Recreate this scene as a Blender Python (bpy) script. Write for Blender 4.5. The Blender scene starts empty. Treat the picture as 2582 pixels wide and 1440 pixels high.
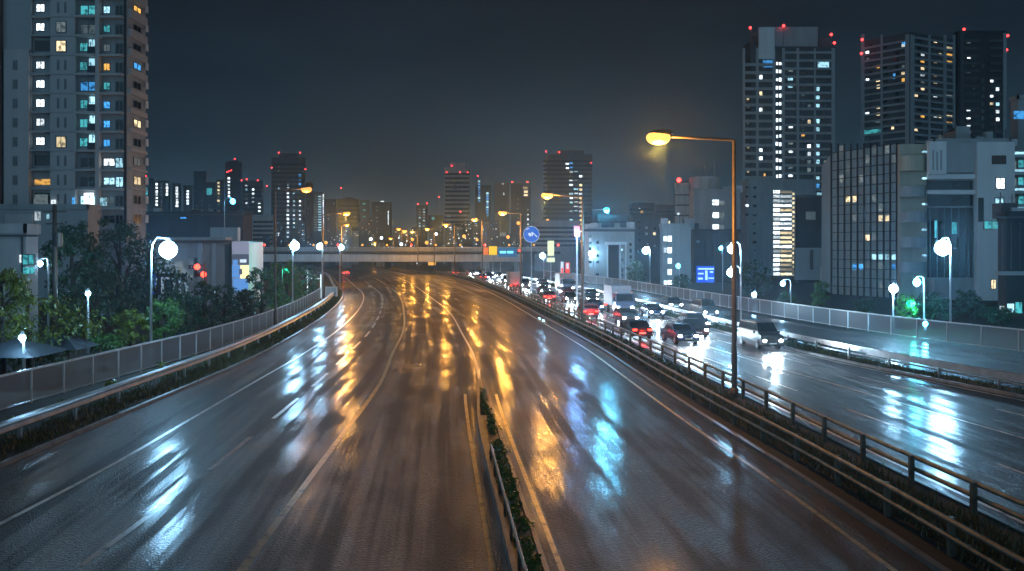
import bpy, math, random
from mathutils import Vector, Matrix
R = math.radians
random.seed(7)
scn = bpy.context.scene
COL = scn.collection
F, HY, CX, CAMH = 2236.0, 630.0, 1291.0, 7.0      # focal length in photo pixels, horizon row, centre column, eye height

# ------------------------------------------------------------------ helpers
def P(x, y, Y):                                   # a point of the place seen at (x, y) at distance Y
    return Vector(((x - CX) * Y / F, Y, CAMH + (HY - y) * Y / F))
def sm(a, b, t):
    t = max(0, min(1, (t - a) / (b - a))); return t * t * (3 - 2 * t)
def zg(Y): return -2.0 * sm(235, 330, Y)          # the ground dips under the overpass
class Curve:
    def __init__(s, pts):
        s.p = sorted(pts); n = len(s.p); s.m = []
        d = [(s.p[i+1][1]-s.p[i][1])/(s.p[i+1][0]-s.p[i][0]) for i in range(n-1)]
        for i in range(n):
            s.m.append(d[0] if i == 0 else d[-1] if i == n-1 else (d[i-1]+d[i])/2)
    def __call__(s, Y):
        p = s.p
        if Y <= p[0][0]: return p[0][1] + s.m[0]*(Y-p[0][0])
        if Y >= p[-1][0]: return p[-1][1] + s.m[-1]*(Y-p[-1][0])
        for i in range(len(p)-1):
            if Y <= p[i+1][0]:
                h = p[i+1][0]-p[i][0]; t = (Y-p[i][0])/h
                return ((2*t**3-3*t*t+1)*p[i][1] + (t**3-2*t*t+t)*h*s.m[i] + (-2*t**3+3*t*t)*p[i+1][1] + (t**3-t*t)*h*s.m[i+1])
    def dx(s, Y): return (s(Y+.5)-s(Y-.5))
EDGE_L = Curve([(5,-16.1),(28.5,-16.4),(38.6,-16.4),(55,-16.5),(77,-18),(112,-22),(140,-26.6),(174,-34),(223,-45),(320,-70),(450,-110),(700,-200)])
LINE1 = Curve([(5,-13.3),(18,-13.2),(28,-13.0),(37,-13.3),(49,-13.7),(58.6,-14),(77.5,-15.2),(108,-18.5),(140,-23.5),(174,-31),(223,-42),(320,-67),(450,-107),(700,-197)])
LINE2 = Curve([(5,-5.4),(17.4,-5.84),(30,-6.3),(47,-6.95),(59,-8.0),(76.7,-9.4),(97,-11.8),(132.6,-16.8),(174,-24.5),(223,-35.2),(320,-60),(450,-100),(700,-190)])
MED = Curve([(5,1.6),(19.4,.34),(41,-1.4),(51,-1.95),(59.3,-2.6),(73.5,-4.1),(98.4,-6.9),(132.6,-12.3),(188.6,-21.8),(240,-32.5),(320,-54),(450,-92),(700,-182)])
FRONT = Curve([(5,10.9),(15,10.2),(28,9.4),(36,8.7),(46,8.0),(62,6.9),(83,4.8),(132,-.4),(191,-8.2),(240,-17.3),(285,-27),(320,-36),(450,-74),(700,-164)])
POLE = Curve([(5,13.0),(15,12.4),(28,11.3),(41.5,10.4),(62,8.7),(83,6.6),(132,1.3),(191,-6.4),(240,-15.5),(285,-25),(320,-34),(450,-72),(700,-162)])
FAR = Curve([(5,33),(30,27.6),(42.3,24.4),(54.9,21.3),(74.5,18.3),(125,13.4),(165,8),(191,3.5),(240,-6),(285,-16),(320,-25),(450,-63),(700,-150)])
FENCE_R = Curve([(5,56),(30,45),(45,39),(60,34.3),(71,31),(97.8,26.6),(165,19.4),(220,10),(285,-4),(320,-12),(450,-50),(700,-138)])
FENCE_L = Curve([(5,-22.8),(20,-22.3),(37.7,-21.8),(50,-21.1),(60,-20.7),(78,-21.3),(111,-25),(140,-29.6),(174,-37),(223,-48),(320,-73),(450,-113)])
off = lambda c, d: (lambda Y: c(Y)+d)

class MB:
    def __init__(s): s.v=[]; s.f=[]; s.m=[]; s.uv={}
    def poly(s, pts, m=0, uv=None):
        b=len(s.v); s.v+= [tuple(p) for p in pts]; s.f.append(tuple(range(b,b+len(pts)))); s.m.append(m)
        if uv: s.uv[len(s.f)-1]=uv
    def box(s, c, d, rz=0, m=0, tz=0):
        cx,cy,cz=c; dx,dy,dz=[q/2 for q in d]; co,si=math.cos(rz),math.sin(rz)
        b=len(s.v)
        for z in (-dz,dz):
            k = 1-tz if z>0 else 1
            for x,y in ((-dx,-dy),(dx,-dy),(dx,dy),(-dx,dy)):
                x*=k; y*=k; s.v.append((cx+x*co-y*si, cy+x*si+y*co, cz+z))
        for f in ((3,2,1,0),(4,5,6,7),(0,1,5,4),(1,2,6,5),(2,3,7,6),(3,0,4,7)): s.f.append(tuple(b+i for i in f)); s.m.append(m)
    def b2(s, x0,x1,y0,y1,z0,z1, m=0): s.box(((x0+x1)/2,(y0+y1)/2,(z0+z1)/2),(abs(x1-x0),abs(y1-y0),abs(z1-z0)),0,m)
    def tube(s, pts, rs, n=8, m=0, cap=True):
        pts=[Vector(p) for p in pts]
        if not isinstance(rs,(list,tuple)): rs=[rs]*len(pts)
        rings=[]
        for i,p in enumerate(pts):
            t=(pts[min(i+1,len(pts)-1)]-pts[max(i-1,0)]).normalized()
            u=t.cross(Vector((0,0,1)) if abs(t.z)<.9 else Vector((0,1,0))).normalized(); w=u.cross(t)
            b=len(s.v); rings.append(b)
            for k in range(n):
                a=2*math.pi*k/n; q=p+u*(math.cos(a)*rs[i])+w*(math.sin(a)*rs[i]); s.v.append(tuple(q))
        for a,b in zip(rings,rings[1:]):
            for k in range(n): s.f.append((a+k,b+k,b+(k+1)%n,a+(k+1)%n)); s.m.append(m)
        if cap:
            s.f.append(tuple(rings[0]+k for k in range(n))); s.m.append(m)
            s.f.append(tuple(rings[-1]+k for k in reversed(range(n)))); s.m.append(m)
    def sphere(s, c, r, n=12, k=8, m=0, sz=1):
        pts=[];c=Vector(c); b=len(s.v)
        for i in range(k+1):
            a=math.pi*i/k
            for j in range(n):
                t=2*math.pi*j/n; s.v.append((c.x+r*math.sin(a)*math.cos(t),c.y+r*math.sin(a)*math.sin(t),c.z+r*sz*math.cos(a)))
        for i in range(k):
            for j in range(n): s.f.append((b+i*n+j,b+(i+1)*n+j,b+(i+1)*n+(j+1)%n,b+i*n+(j+1)%n)); s.m.append(m)
    def sweep(s, prof, line, m=0, closed=True):
        rings=[]
        for p,(tx,ty) in line:
            nx,ny=ty,-tx; b=len(s.v); rings.append(b)
            for dx,dz in prof: s.v.append((p[0]+nx*dx,p[1]+ny*dx,p[2]+dz))
        n=len(prof)
        for a,b in zip(rings,rings[1:]):
            for k in range(n if closed else n-1): s.f.append((a+k,a+(k+1)%n,b+(k+1)%n,b+k)); s.m.append(m)
        if closed:
            s.f.append(tuple(rings[0]+k for k in reversed(range(n)))); s.m.append(m)
            s.f.append(tuple(rings[-1]+k for k in range(n))); s.m.append(m)
    def mesh(s, name, mats, smooth=False):
        me=bpy.data.meshes.new(name); me.from_pydata(s.v,[],s.f)
        for q in (mats if isinstance(mats,(list,tuple)) else [mats]): me.materials.append(q)
        me.polygons.foreach_set('material_index',s.m)
        if smooth: me.polygons.foreach_set('use_smooth',[True]*len(s.f))
        if s.uv:
            l=me.uv_layers.new(name='UVMap')
            for i,uv in s.uv.items():
                for k,li in enumerate(me.polygons[i].loop_indices): l.data[li].uv=uv[k]
        me.update(); return me
    def build(s, name, mats, parent=None, smooth=False):
        return link(name, s.mesh(name,mats,smooth), parent)
def link(name, data, parent=None, loc=None):
    o=bpy.data.objects.new(name,data); COL.objects.link(o)
    if parent: o.parent=parent
    if loc: o.location=loc
    return o
def tag(o,label=None,cat=None,group=None,kind=None):
    for k,v in (('label',label),('category',cat),('group',group),('kind',kind)):
        if v: o[k]=v
    return o
def thing(name,label,cat,loc=(0,0,0),rz=0,group=None):
    o=link(name,None); o.location=loc; o.rotation_euler=(0,0,rz); o.empty_display_size=.3
    return tag(o,label,cat,group)
def copy_tree(o,parent=None):
    c=o.copy(); COL.objects.link(c)
    if parent: c.parent=parent
    for ch in list(o.children): copy_tree(ch,c)
    return c
ORD=['first','second','third','fourth','fifth','sixth','seventh','eighth','ninth','tenth','eleventh','twelfth','thirteenth','fourteenth','fifteenth','sixteenth','seventeenth','eighteenth','nineteenth','twentieth']
def line_pts(c, y0, y1, step, z=0):
    out=[]; n=max(1,int(round((y1-y0)/step)))
    for i in range(n+1):
        Y=y0+(y1-y0)*i/n; d=(c(Y+.5)-c(Y-.5)); L=math.hypot(d,1)
        out.append(((c(Y),Y,z+zg(Y)),(d/L,1/L)))
    return out

# ------------------------------------------------------------------ materials
def mat(name):
    m=bpy.data.materials.new(name); m.use_nodes=True; nt=m.node_tree
    return m,nt,nt.nodes['Principled BSDF'],nt.nodes,nt.links
def simple(name,col,rough=.6,metal=0,var=.25,scale=3,bump=0,spec=.5):
    m,nt,b,N,L=mat(name)
    tc=N.new('ShaderNodeTexCoord'); no=N.new('ShaderNodeTexNoise'); no.inputs['Scale'].default_value=scale; no.inputs['Detail'].default_value=6
    L.new(tc.outputs['Object'],no.inputs['Vector'])
    r=N.new('ShaderNodeValToRGB'); r.color_ramp.elements[0].position=.3; r.color_ramp.elements[1].position=.7
    r.color_ramp.elements[0].color=tuple(c*(1-var) for c in col)+(1,); r.color_ramp.elements[1].color=tuple(min(1,c*(1+var)) for c in col)+(1,)
    L.new(no.outputs['Fac'],r.inputs['Fac']); L.new(r.outputs['Color'],b.inputs['Base Color'])
    b.inputs['Roughness'].default_value=rough; b.inputs['Metallic'].default_value=metal; b.inputs['Specular IOR Level'].default_value=spec
    if bump:
        bp=N.new('ShaderNodeBump'); bp.inputs['Strength'].default_value=bump; bp.inputs['Distance'].default_value=.02
        L.new(no.outputs['Fac'],bp.inputs['Height']); L.new(bp.outputs['Normal'],b.inputs['Normal'])
    return m
def glow(name,col,st,rand=0,sample=False,pattern=False):
    m,nt,b,N,L=mat(name)
    b.inputs['Base Color'].default_value=(*[c*.4 for c in col],1); b.inputs['Roughness'].default_value=.5
    b.inputs['Emission Color'].default_value=(*col,1); b.inputs['Emission Strength'].default_value=st
    if rand:
        oi=N.new('ShaderNodeObjectInfo'); mr=N.new('ShaderNodeMapRange'); mr.inputs['To Min'].default_value=st*(1-rand); mr.inputs['To Max'].default_value=st*(1+rand)
        L.new(oi.outputs['Random'],mr.inputs['Value']); out=mr.outputs['Result']
        if pattern:                     # curtains and furniture seen in a lit room
            tc=N.new('ShaderNodeTexCoord'); mp=N.new('ShaderNodeMapping'); mp.inputs['Scale'].default_value=(2.3,.01,1.6)
            L.new(tc.outputs['Object'],mp.inputs['Vector'])
            ad=N.new('ShaderNodeVectorMath'); ad.operation='ADD'; sc=N.new('ShaderNodeVectorMath'); sc.operation='SCALE'; sc.inputs['Scale'].default_value=31
            L.new(oi.outputs['Random'],sc.inputs[0]); L.new(mp.outputs['Vector'],ad.inputs[0]); L.new(sc.outputs['Vector'],ad.inputs[1])
            no=N.new('ShaderNodeTexNoise'); no.inputs['Scale'].default_value=1.6; no.inputs['Detail'].default_value=2; L.new(ad.outputs['Vector'],no.inputs['Vector'])
            m2=N.new('ShaderNodeMapRange'); m2.inputs['From Min'].default_value=.38; m2.inputs['From Max'].default_value=.5; m2.inputs['To Min'].default_value=.25; m2.inputs['To Max'].default_value=1.3
            L.new(no.outputs['Fac'],m2.inputs['Value']); mu=N.new('ShaderNodeMath'); mu.operation='MULTIPLY'
            L.new(out,mu.inputs[0]); L.new(m2.outputs['Result'],mu.inputs[1]); out=mu.outputs['Value']
        L.new(out,b.inputs['Emission Strength'])
    m.cycles.emission_sampling='FRONT' if sample else 'NONE'
    return m
def asphalt(name,tone,wet):
    m,nt,b,N,L=mat(name)
    uv=N.new('ShaderNodeUVMap'); uv.uv_map='UVMap'
    def noise(sx,sy,scale,det=4,rough=.6,src=None):
        mp=N.new('ShaderNodeMapping'); mp.inputs['Scale'].default_value=(sx,sy,1); L.new(uv.outputs['UV'],mp.inputs['Vector'])
        n=N.new('ShaderNodeTexNoise'); n.inputs['Scale'].default_value=scale; n.inputs['Detail'].default_value=det; n.inputs['Roughness'].default_value=rough
        L.new(mp.outputs['Vector'],n.inputs['Vector']); return n.outputs['Fac']
    def rng(v,a,bb,c,d):
        r=N.new('ShaderNodeMapRange'); r.inputs['From Min'].default_value=a; r.inputs['From Max'].default_value=bb; r.inputs['To Min'].default_value=c; r.inputs['To Max'].default_value=d
        L.new(v,r.inputs['Value']); return r.outputs['Result']
    def mth(op,a,bb):
        q=N.new('ShaderNodeMath'); q.operation=op
        for i,v in enumerate((a,bb)):
            if isinstance(v,(int,float)): q.inputs[i].default_value=v
            else: L.new(v,q.inputs[i])
        return q.outputs['Value']
    streak=noise(1.5,.03,1.0,3,.55); streak2=noise(5,.05,1.0,4,.6); patch=noise(.16,.05,1.0,5,.65); grain=noise(1,1,34,3,.7); fine=noise(1,1,11,3,.6); spot=noise(1,.35,.6,3,.5)
    # tone: traffic polish, old patches and aggregate
    t=mth('ADD',rng(patch,.35,.65,.65,1.25),rng(streak,.35,.65,-.3,.3)); t=mth('MULTIPLY',t,rng(noise(1,1,17,3,.7),.32,.68,.2,1.8))
    c=N.new('ShaderNodeMix'); c.data_type='RGBA'; c.blend_type='MULTIPLY'; c.inputs['Factor'].default_value=1
    c.inputs['A'].default_value=(*tone,1); cc=N.new('ShaderNodeCombineColor')
    for k in range(3): L.new(t,cc.inputs[k])
    L.new(cc.outputs['Color'],c.inputs['B']); L.new(c.outputs['Result'],b.inputs['Base Color'])
    w=mth('ADD',rng(streak,.38,.62,.0,.95),rng(streak2,.4,.6,-.22,.22)); w=mth('ADD',w,rng(spot,.35,.65,-.5,.4)); chip=noise(1,.8,15,3,.65)
    wc=N.new('ShaderNodeClamp'); L.new(w,wc.inputs['Value']); wv=wc.outputs['Result']
    L.new(rng(wv,0,1,.55,.36),b.inputs['Roughness'])
    L.new(mth('MULTIPLY',rng(wv,.1,1,wet*.04,wet),rng(chip,.38,.62,.4,1.0)),b.inputs['Coat Weight']); b.inputs['Specular IOR Level'].default_value=.3; L.new(rng(wv,0,1,.2,.085),b.inputs['Coat Roughness'])
    b.inputs['Coat IOR'].default_value=1.5
    vo=N.new('ShaderNodeTexVoronoi'); vo.inputs['Scale'].default_value=19; L.new(uv.outputs['UV'],vo.inputs['Vector'])
    h=mth('ADD',mth('ADD',grain,mth('MULTIPLY',chip,1.2)),mth('MULTIPLY',vo.outputs['Distance'],1.3))
    bp=N.new('ShaderNodeBump'); bp.inputs['Strength'].default_value=1.0; bp.inputs['Distance'].default_value=.045; L.new(h,bp.inputs['Height']); L.new(bp.outputs['Normal'],b.inputs['Normal'])
    bc=N.new('ShaderNodeBump'); bc.inputs['Strength'].default_value=.12; bc.inputs['Distance'].default_value=.012; L.new(h,bc.inputs['Height']); L.new(bc.outputs['Normal'],b.inputs['Coat Normal'])
    return m
def paint(name,col):
    m,nt,b,N,L=mat(name)
    tc=N.new('ShaderNodeTexCoord'); n=N.new('ShaderNodeTexNoise'); n.inputs['Scale'].default_value=2.2; n.inputs['Detail'].default_value=8; n.inputs['Roughness'].default_value=.75
    L.new(tc.outputs['Object'],n.inputs['Vector']); r=N.new('ShaderNodeValToRGB')
    r.color_ramp.elements[0].position=.36; r.color_ramp.elements[0].color=(.09,.085,.08,1); r.color_ramp.elements[1].position=.5; r.color_ramp.elements[1].color=(*col,1)
    L.new(n.outputs['Fac'],r.inputs['Fac']); L.new(r.outputs['Color'],b.inputs['Base Color']); b.inputs['Roughness'].default_value=.28
    return m
def foliage(name,c0,c1):
    m,nt,b,N,L=mat(name)
    g=N.new('ShaderNodeNewGeometry'); r=N.new('ShaderNodeValToRGB'); r.color_ramp.elements[0].color=(*c0,1); r.color_ramp.elements[1].color=(*c1,1)
    L.new(g.outputs['Random Per Island'],r.inputs['Fac']); L.new(r.outputs['Color'],b.inputs['Base Color']); b.inputs['Roughness'].default_value=.42
    b.inputs['Transmission Weight'].default_value=0
    tr=N.new('ShaderNodeBsdfTranslucent'); L.new(r.outputs['Color'],tr.inputs['Color']); mx=N.new('ShaderNodeMixShader'); mx.inputs['Fac'].default_value=.3
    L.new(b.outputs['BSDF'],mx.inputs[1]); L.new(tr.outputs['BSDF'],mx.inputs[2]); L.new(mx.outputs['Shader'],N['Material Output'].inputs['Surface'])
    return m
def wall(name,col,rough=.75,var=.18):
    m,nt,b,N,L=mat(name)
    tc=N.new('ShaderNodeTexCoord'); mp=N.new('ShaderNodeMapping'); mp.inputs['Scale'].default_value=(.5,.5,.07); L.new(tc.outputs['Object'],mp.inputs['Vector'])
    n=N.new('ShaderNodeTexNoise'); n.inputs['Scale'].default_value=1.4; n.inputs['Detail'].default_value=7; n.inputs['Roughness'].default_value=.65; L.new(mp.outputs['Vector'],n.inputs['Vector'])
    r=N.new('ShaderNodeValToRGB'); r.color_ramp.elements[0].position=.3; r.color_ramp.elements[1].position=.7
    r.color_ramp.elements[0].color=tuple(c*(1-var) for c in col)+(1,); r.color_ramp.elements[1].color=tuple(c*(1+var) for c in col)+(1,)
    L.new(n.outputs['Fac'],r.inputs['Fac']); L.new(r.outputs['Color'],b.inputs['Base Color']); b.inputs['Roughness'].default_value=rough
    return m
M={}
M['road']=asphalt('wet_asphalt',(.0125,.0138,.0152),.9)
M['road_right']=asphalt('wet_asphalt_busy',(.022,.024,.028),1.0)
M['white']=paint('white_road_paint',(.72,.72,.7)); M['yellow']=paint('cream_road_paint',(.62,.5,.3))
M['ground']=simple('dark_soil',(.028,.026,.02),.9,0,.4,.5)
M['kerb']=simple('wet_concrete',(.2,.19,.18),.4,0,.3,2,.3)
M['conc']=wall('concrete',(.3,.3,.29)); M['girder']=wall('painted_girder',(.75,.8,.82),.5)
M['steel']=simple('galvanised_steel',(.5,.51,.53),.33,.75,.2,2)
M['steel_dull']=simple('worn_steel_rail',(.15,.135,.1),.5,.3,.45,3,.3)
M['pole']=simple('painted_steel_pole',(.1,.08,.065),.45,.3,.2,3)
M['pale_pole']=simple('pale_steel_pole',(.6,.62,.64),.35,.3,.15,3)
M['dark']=simple('black_plastic',(.015,.015,.017),.45)
M['glass']=simple('dark_window_glass',(.012,.015,.018),.08,0,.2,1,0,.6)
M['frame']=simple('window_frame_metal',(.16,.17,.18),.45,.3)
M['bark']=simple('bark',(.05,.04,.03),.9,0,.4,6,.5)
M['leaf_dark']=foliage('dark_leaves',(.018,.055,.03),(.05,.13,.055)); M['leaf_mid']=foliage('green_leaves',(.035,.1,.02),(.1,.22,.045))
M['leaf_yel']=foliage('yellow_green_leaves',(.07,.1,.012),(.2,.24,.035)); M['leaf_dim']=foliage('dim_leaves',(.025,.055,.03),(.06,.11,.05))
M['grass']=foliage('verge_grass',(.03,.04,.01),(.11,.11,.03))
# lit things
M['l_white']=glow('lit_room_white',(.85,.95,1.0),1.6,.8,True,True); M['l_cool']=glow('lit_room_cool',(.45,.85,1.0),.8,.5,True,True)
M['l_blue']=glow('lit_room_blue',(.06,.35,.8),.9,.5,False,True); M['l_warm']=glow('lit_room_warm',(1.0,.78,.45),.8,.8,False,True)
M['l_amber']=glow('lit_room_amber',(1.0,.5,.1),.8,.4,False,True); M['l_dim']=glow('dim_room',(.5,.6,.6),.13,.8,False,True)
M['l_stair']=glow('lit_stairwell',(.75,.9,1.0),2.2,.4); M['l_teal']=glow('teal_room',(.1,.65,.7),.45,.3,False,True)
M['amber']=glow('sodium_lens',(1.0,.43,.085),2.1); M['amber_dim']=glow('sodium_lens_dim',(1.0,.42,.07),1.7); M['amber_off']=glow('sodium_lens_weak',(1.0,.45,.12),1.2)
M['globe']=glow('white_lamp_lens',(.75,.9,1.0),6); M['globe_s']=glow('small_white_lens',(.8,.93,1.0),14)
M['cyan']=glow('cyan_lens',(.06,.7,1.0),3.2); M['green']=glow('green_signal',(.02,.9,.55),2.5); M['red']=glow('red_beacon',(1.0,.03,.03),9); M['red_sig']=glow('red_signal',(1.0,.04,.02),7)
M['head']=glow('headlight',(.85,.93,1.0),90); M['tail']=glow('tail_light',(1.0,.03,.015),9)

# ------------------------------------------------------------------ ground and roads
def strip(name,cl,cr,y0,y1,z,m,nx=8,step=2.0,uref=None):
    b=MB(); ys=[]; Y=y0
    while Y<y1: ys.append(Y); Y+=step*(1 if Y<120 else 2 if Y<250 else 5)
    ys.append(y1); rows=[]
    for Y in ys:
        a,c=cl(Y),cr(Y); ur=uref(Y) if uref else 0
        rows.append([(a+(c-a)*i/nx,Y,zg(Y)+z,a+(c-a)*i/nx-ur) for i in range(nx+1)])
    for r0,r1 in zip(rows,rows[1:]):
        for i in range(nx):
            q=(r0[i],r0[i+1],r1[i+1],r1[i]); b.poly([p[:3] for p in q],0,[(p[3],p[1]) for p in q])
    return tag(b.build(name,m),kind='structure')
g=MB(); ys=[-60,0,100,200,235,250,265,280,295,310,330,500,900,1600,3000]
for y0,y1 in zip(ys,ys[1:]): g.poly([(-1800,y0,zg(y0)-.14),(1800,y0,zg(y0)-.14),(1800,y1,zg(y1)-.14),(-1800,y1,zg(y1)-.14)])
tag(g.build('ground',M['ground']),kind='structure')
strip('road_surface',EDGE_L,off(FRONT,-.75),2,690,0,M['road'],14,1.5,MED)
strip('road_surface',off(POLE,.75),off(FAR,-.5),2,690,0,M['road_right'],10,1.5,POLE)
strip('frontage_road',off(FAR,1.2),off(FENCE_R,-.8),6,690,0,M['road_right'],6,2,FAR)
strip('median_verge',off(FRONT,-.55),off(POLE,.55),2,690,.1,M['ground'],2,3,POLE)
strip('roadside_verge',off(FENCE_L,-.8),off(EDGE_L,-.2),2,440,.1,M['ground'],2,3,EDGE_L)
strip('barrier_verge',off(FAR,-.3),off(FAR,1.0),6,690,.1,M['ground'],2,3,FAR)
def kerb(c,y0,y1,h=.14,w=.18):
    b=MB(); b.sweep([(-w/2,-.14),(w/2,-.14),(w/2,h),(-w/2,h)],line_pts(c,y0,y1,3)); tag(b.build('kerb',M['kerb']),kind='structure')
kerb(off(EDGE_L,-.1),2,440); kerb(off(FRONT,-.65),2,440); kerb(off(POLE,.65),2,440); kerb(off(FAR,-.4),6,440); kerb(off(FAR,1.1),6,440)
def mark(c,y0,y1,w,m,z=.004,name='lane_marking'):
    b=MB(); pts=line_pts(c,y0,y1,1.5 if y1<150 else 2.5,z)
    for (p,t),(q,u) in zip(pts,pts[1:]):
        b.poly([(p[0]-w/2,p[1],p[2]),(p[0]+w/2,p[1],p[2]),(q[0]+w/2,q[1],q[2]),(q[0]-w/2,q[1],q[2])])
    return tag(b.build(name,m),kind='structure')
mark(LINE1,4,440,.16,M['white']); mark(LINE2,4,440,.2,M['yellow'])
mark(off(MED,0),44,440,.16,M['white']); mark(off(FRONT,-1.6),4,440,.15,M['yellow'])
mark(off(MED,-.75),6,43,.13,M['yellow']); mark(off(MED,.75),6,43,.13,M['yellow'])
dash=lambda Y:(LINE1(Y)+LINE2(Y))/2
d=MB(); y=11.0
while y<200:
    for (p,t),(q,u) in zip(line_pts(dash,y,y+5,2.5,.004),line_pts(dash,y,y+5,2.5,.004)[1:]): d.poly([(p[0]-.09,p[1],p[2]),(p[0]+.09,p[1],p[2]),(q[0]+.09,q[1],q[2]),(q[0]-.09,q[1],q[2])])
    y+=8.6
tag(d.build('lane_marking',M['white']),kind='structure')
lane=lambda t:(lambda Y:(POLE(Y)+.9)*(1-t)+(FAR(Y)-.7)*t)
d=MB()
for t in (.25,.75):
    y=14.0
    while y<240:
        for (p,_),(q,_2) in zip(line_pts(lane(t),y,y+5,2.5,.004),line_pts(lane(t),y,y+5,2.5,.004)[1:]): d.poly([(p[0]-.08,p[1],p[2]),(p[0]+.08,p[1],p[2]),(q[0]+.08,q[1],q[2]),(q[0]-.08,q[1],q[2])])
        y+=10
tag(d.build('lane_marking',M['white']),kind='structure')
mark(lane(.5),8,400,.15,M['white']); mark(lane(.03),8,400,.15,M['white']); mark(lane(.98),8,400,.15,M['white'])
# old trench reinstatement and cross joints in the asphalt
pm=asphalt('patched_asphalt',(.007,.007,.007),.25)
def patch(cl,cr,y0,y1,name='asphalt_patch'): strip(name,cl,cr,y0,y1,.003,pm,3,1.5,MED)
patch(off(MED,-4.3),off(MED,-2.9),54,68); patch(off(MED,-4.5),off(MED,-.7),52.2,52.7); patch(off(MED,-4.0),off(MED,-1.4),46,46.25)
patch(off(MED,1.5),off(FRONT,-2.2),27.9,28.15); patch(off(MED,1.5),off(MED,5.5),34,34.2); patch(off(MED,-3.4),off(MED,-1.0),70,92)

# ------------------------------------------------------------------ fences, guard rails, median
def posts_on(root,c,y0,y1,step,dims,m,name='post',z=0):
    y=y0; k=0
    me=MB(); me.box((0,0,dims[2]/2),dims); me=me.mesh(name,m)
    while y<=y1 and k<100:
        a=math.atan2(c(y+.5)-c(y-.5),1)
        o=link(name,me,root,(c(y),y,zg(y)+z)); o.rotation_euler=(0,0,-a); y+=step*(1 if y<150 else 2); k+=1
pan_m,nt,b_,N_,L_=mat('mesh_panel'); b_.inputs['Base Color'].default_value=(.3,.35,.4,1); b_.inputs['Roughness'].default_value=.35; b_.inputs['Metallic'].default_value=.0; b_.inputs['Alpha'].default_value=.5
def panel_fence(label,c,y0,y1,h,step):
    root=thing('panel_fence',label,'fence')
    posts_on(root,c,y0,y1,step,(.08,.08,h),M['pale_pole'],'post',.1)
    b=MB(); b.sweep([(-.05,h-.03),(.05,h-.03),(.05,h+.06),(-.05,h+.06)],line_pts(c,y0,y1,2,.1)); b.build('top_rail',M['pale_pole'],root)
    b=MB(); b.sweep([(-.03,.06),(.03,.06),(.03,.12),(-.03,.12)],line_pts(c,y0,y1,2,.1)); b.build('bottom_rail',M['steel'],root)
    y=y0;k=0
    while y<y1-.01 and k<100:
        s_=step*(1 if y<150 else 2); ye=min(y1,y+s_); b=MB(); pa,pb=line_pts(c,y+.06,ye-.06,50,.1)[:2]
        (A,_),(B,_2)=pa,pb
        b.poly([(A[0],A[1],A[2]+.13),(B[0],B[1],B[2]+.13),(B[0],B[1],B[2]+h-.04),(A[0],A[1],A[2]+h-.04)])
        b.build('panel',pan_m,root); y=ye; k+=1
panel_fence('long grey see-through panel fence beside the trees on the left road',FENCE_L,14,128,1.5,2.6)
panel_fence('long pale panel fence in front of the buildings on the right',FENCE_R,30,230,1.5,3.0)
def wbeam(root,c,y0,y1,zc,name='rail_beam',m='steel'):
    b=MB(); b.sweep([(.0,-.17),(.06,-.12),(.0,-.03),(.0,.03),(.06,.12),(.0,.17),(-.012,.17),(-.012,-.17)],line_pts(c,y0,y1,2,zc)); b.build(name,M[m],root)
def pipe(root,c,y0,y1,zc,r=.06,m='steel_dull',name='rail_pipe'):
    b=MB(); b.sweep([(r*math.cos(a*math.pi/4),r*math.sin(a*math.pi/4)) for a in range(8)],line_pts(c,y0,y1,2,zc)); b.build(name,M[m],root,True)
g1=thing('guard_rail','silver guard rail along the left verge below the panel fence','guard rail')
posts_on(g1,off(EDGE_L,-1.35),16,300,4,(.12,.12,.85),M['steel']); wbeam(g1,off(EDGE_L,-1.25),14,300,.78)
b=MB(); b.sweep([(-.3,.92),(.0,.92),(.0,.96),(-.3,.96)],line_pts(off(EDGE_L,-1.25),14,300,2)); b.build('cap_plate',M['steel'],g1)
g2=thing('guard_rail','weathered twin pipe guard rail edging the empty middle road','guard rail')
posts_on(g2,FRONT,14,300,3,(.13,.13,.98),M['steel_dull'])
for z in (.92,.55): pipe(g2,off(FRONT,-.08),12,300,z,.055 if z<.7 else .07)
g3=thing('guard_rail','weathered pipe guard rail behind the tall amber lamp poles','guard rail')
posts_on(g3,off(POLE,.25),14,300,3,(.13,.13,.98),M['steel_dull'])
for z in (.92,.58): pipe(g3,off(POLE,.35),12,300,z,.07)
g4=thing('guard_rail','pale guard rail between the busy road and the frontage road','guard rail')
posts_on(g4,off(FAR,.2),20,300,4,(.12,.12,.85),M['steel']); wbeam(g4,off(FAR,.1),20,54,.8); wbeam(g4,off(FAR,.55),40,300,.8,'rail_beam'); pipe(g4,off(FAR,.25),20,300,.5,.05,'steel')
# planted central reservation nearest the camera
b=MB(); tp=lambda Y:.06+.94*sm(47,34,Y) if Y<47 else .06
tp=lambda Y:1-.9*sm(33,47,Y)
for sg,hh in ((-1,.32),(1,.26)):
    b.sweep([(-.05,-.05),(.07,-.05),(.07,hh*.55),(-.05,hh*.55)],line_pts(lambda Y:MED(Y)+sg*.36*tp(Y),5,47,1.5))
b.sweep([(-.05,-.05),(.07,-.05),(.07,.3),(-.05,.3)],line_pts(lambda Y:MED(Y)-.36*tp(Y),5,40,1.5))
b.sweep([(-.29,-.05),(.29,-.05),(.29,.1),(-.29,.1)],line_pts(MED,5,37,1.5))
tag(b.build('planter_kerb',M['kerb']),kind='structure')
g5=thing('median_barrier','low dark barrier with reflector posts along the planted median','barrier')
posts_on(g5,off(MED,-.22),7,29,2,(.06,.06,.55),M['pole'],'post',.1); pipe(g5,off(MED,-.22),6,29,.62,.04,'pole')
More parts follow.
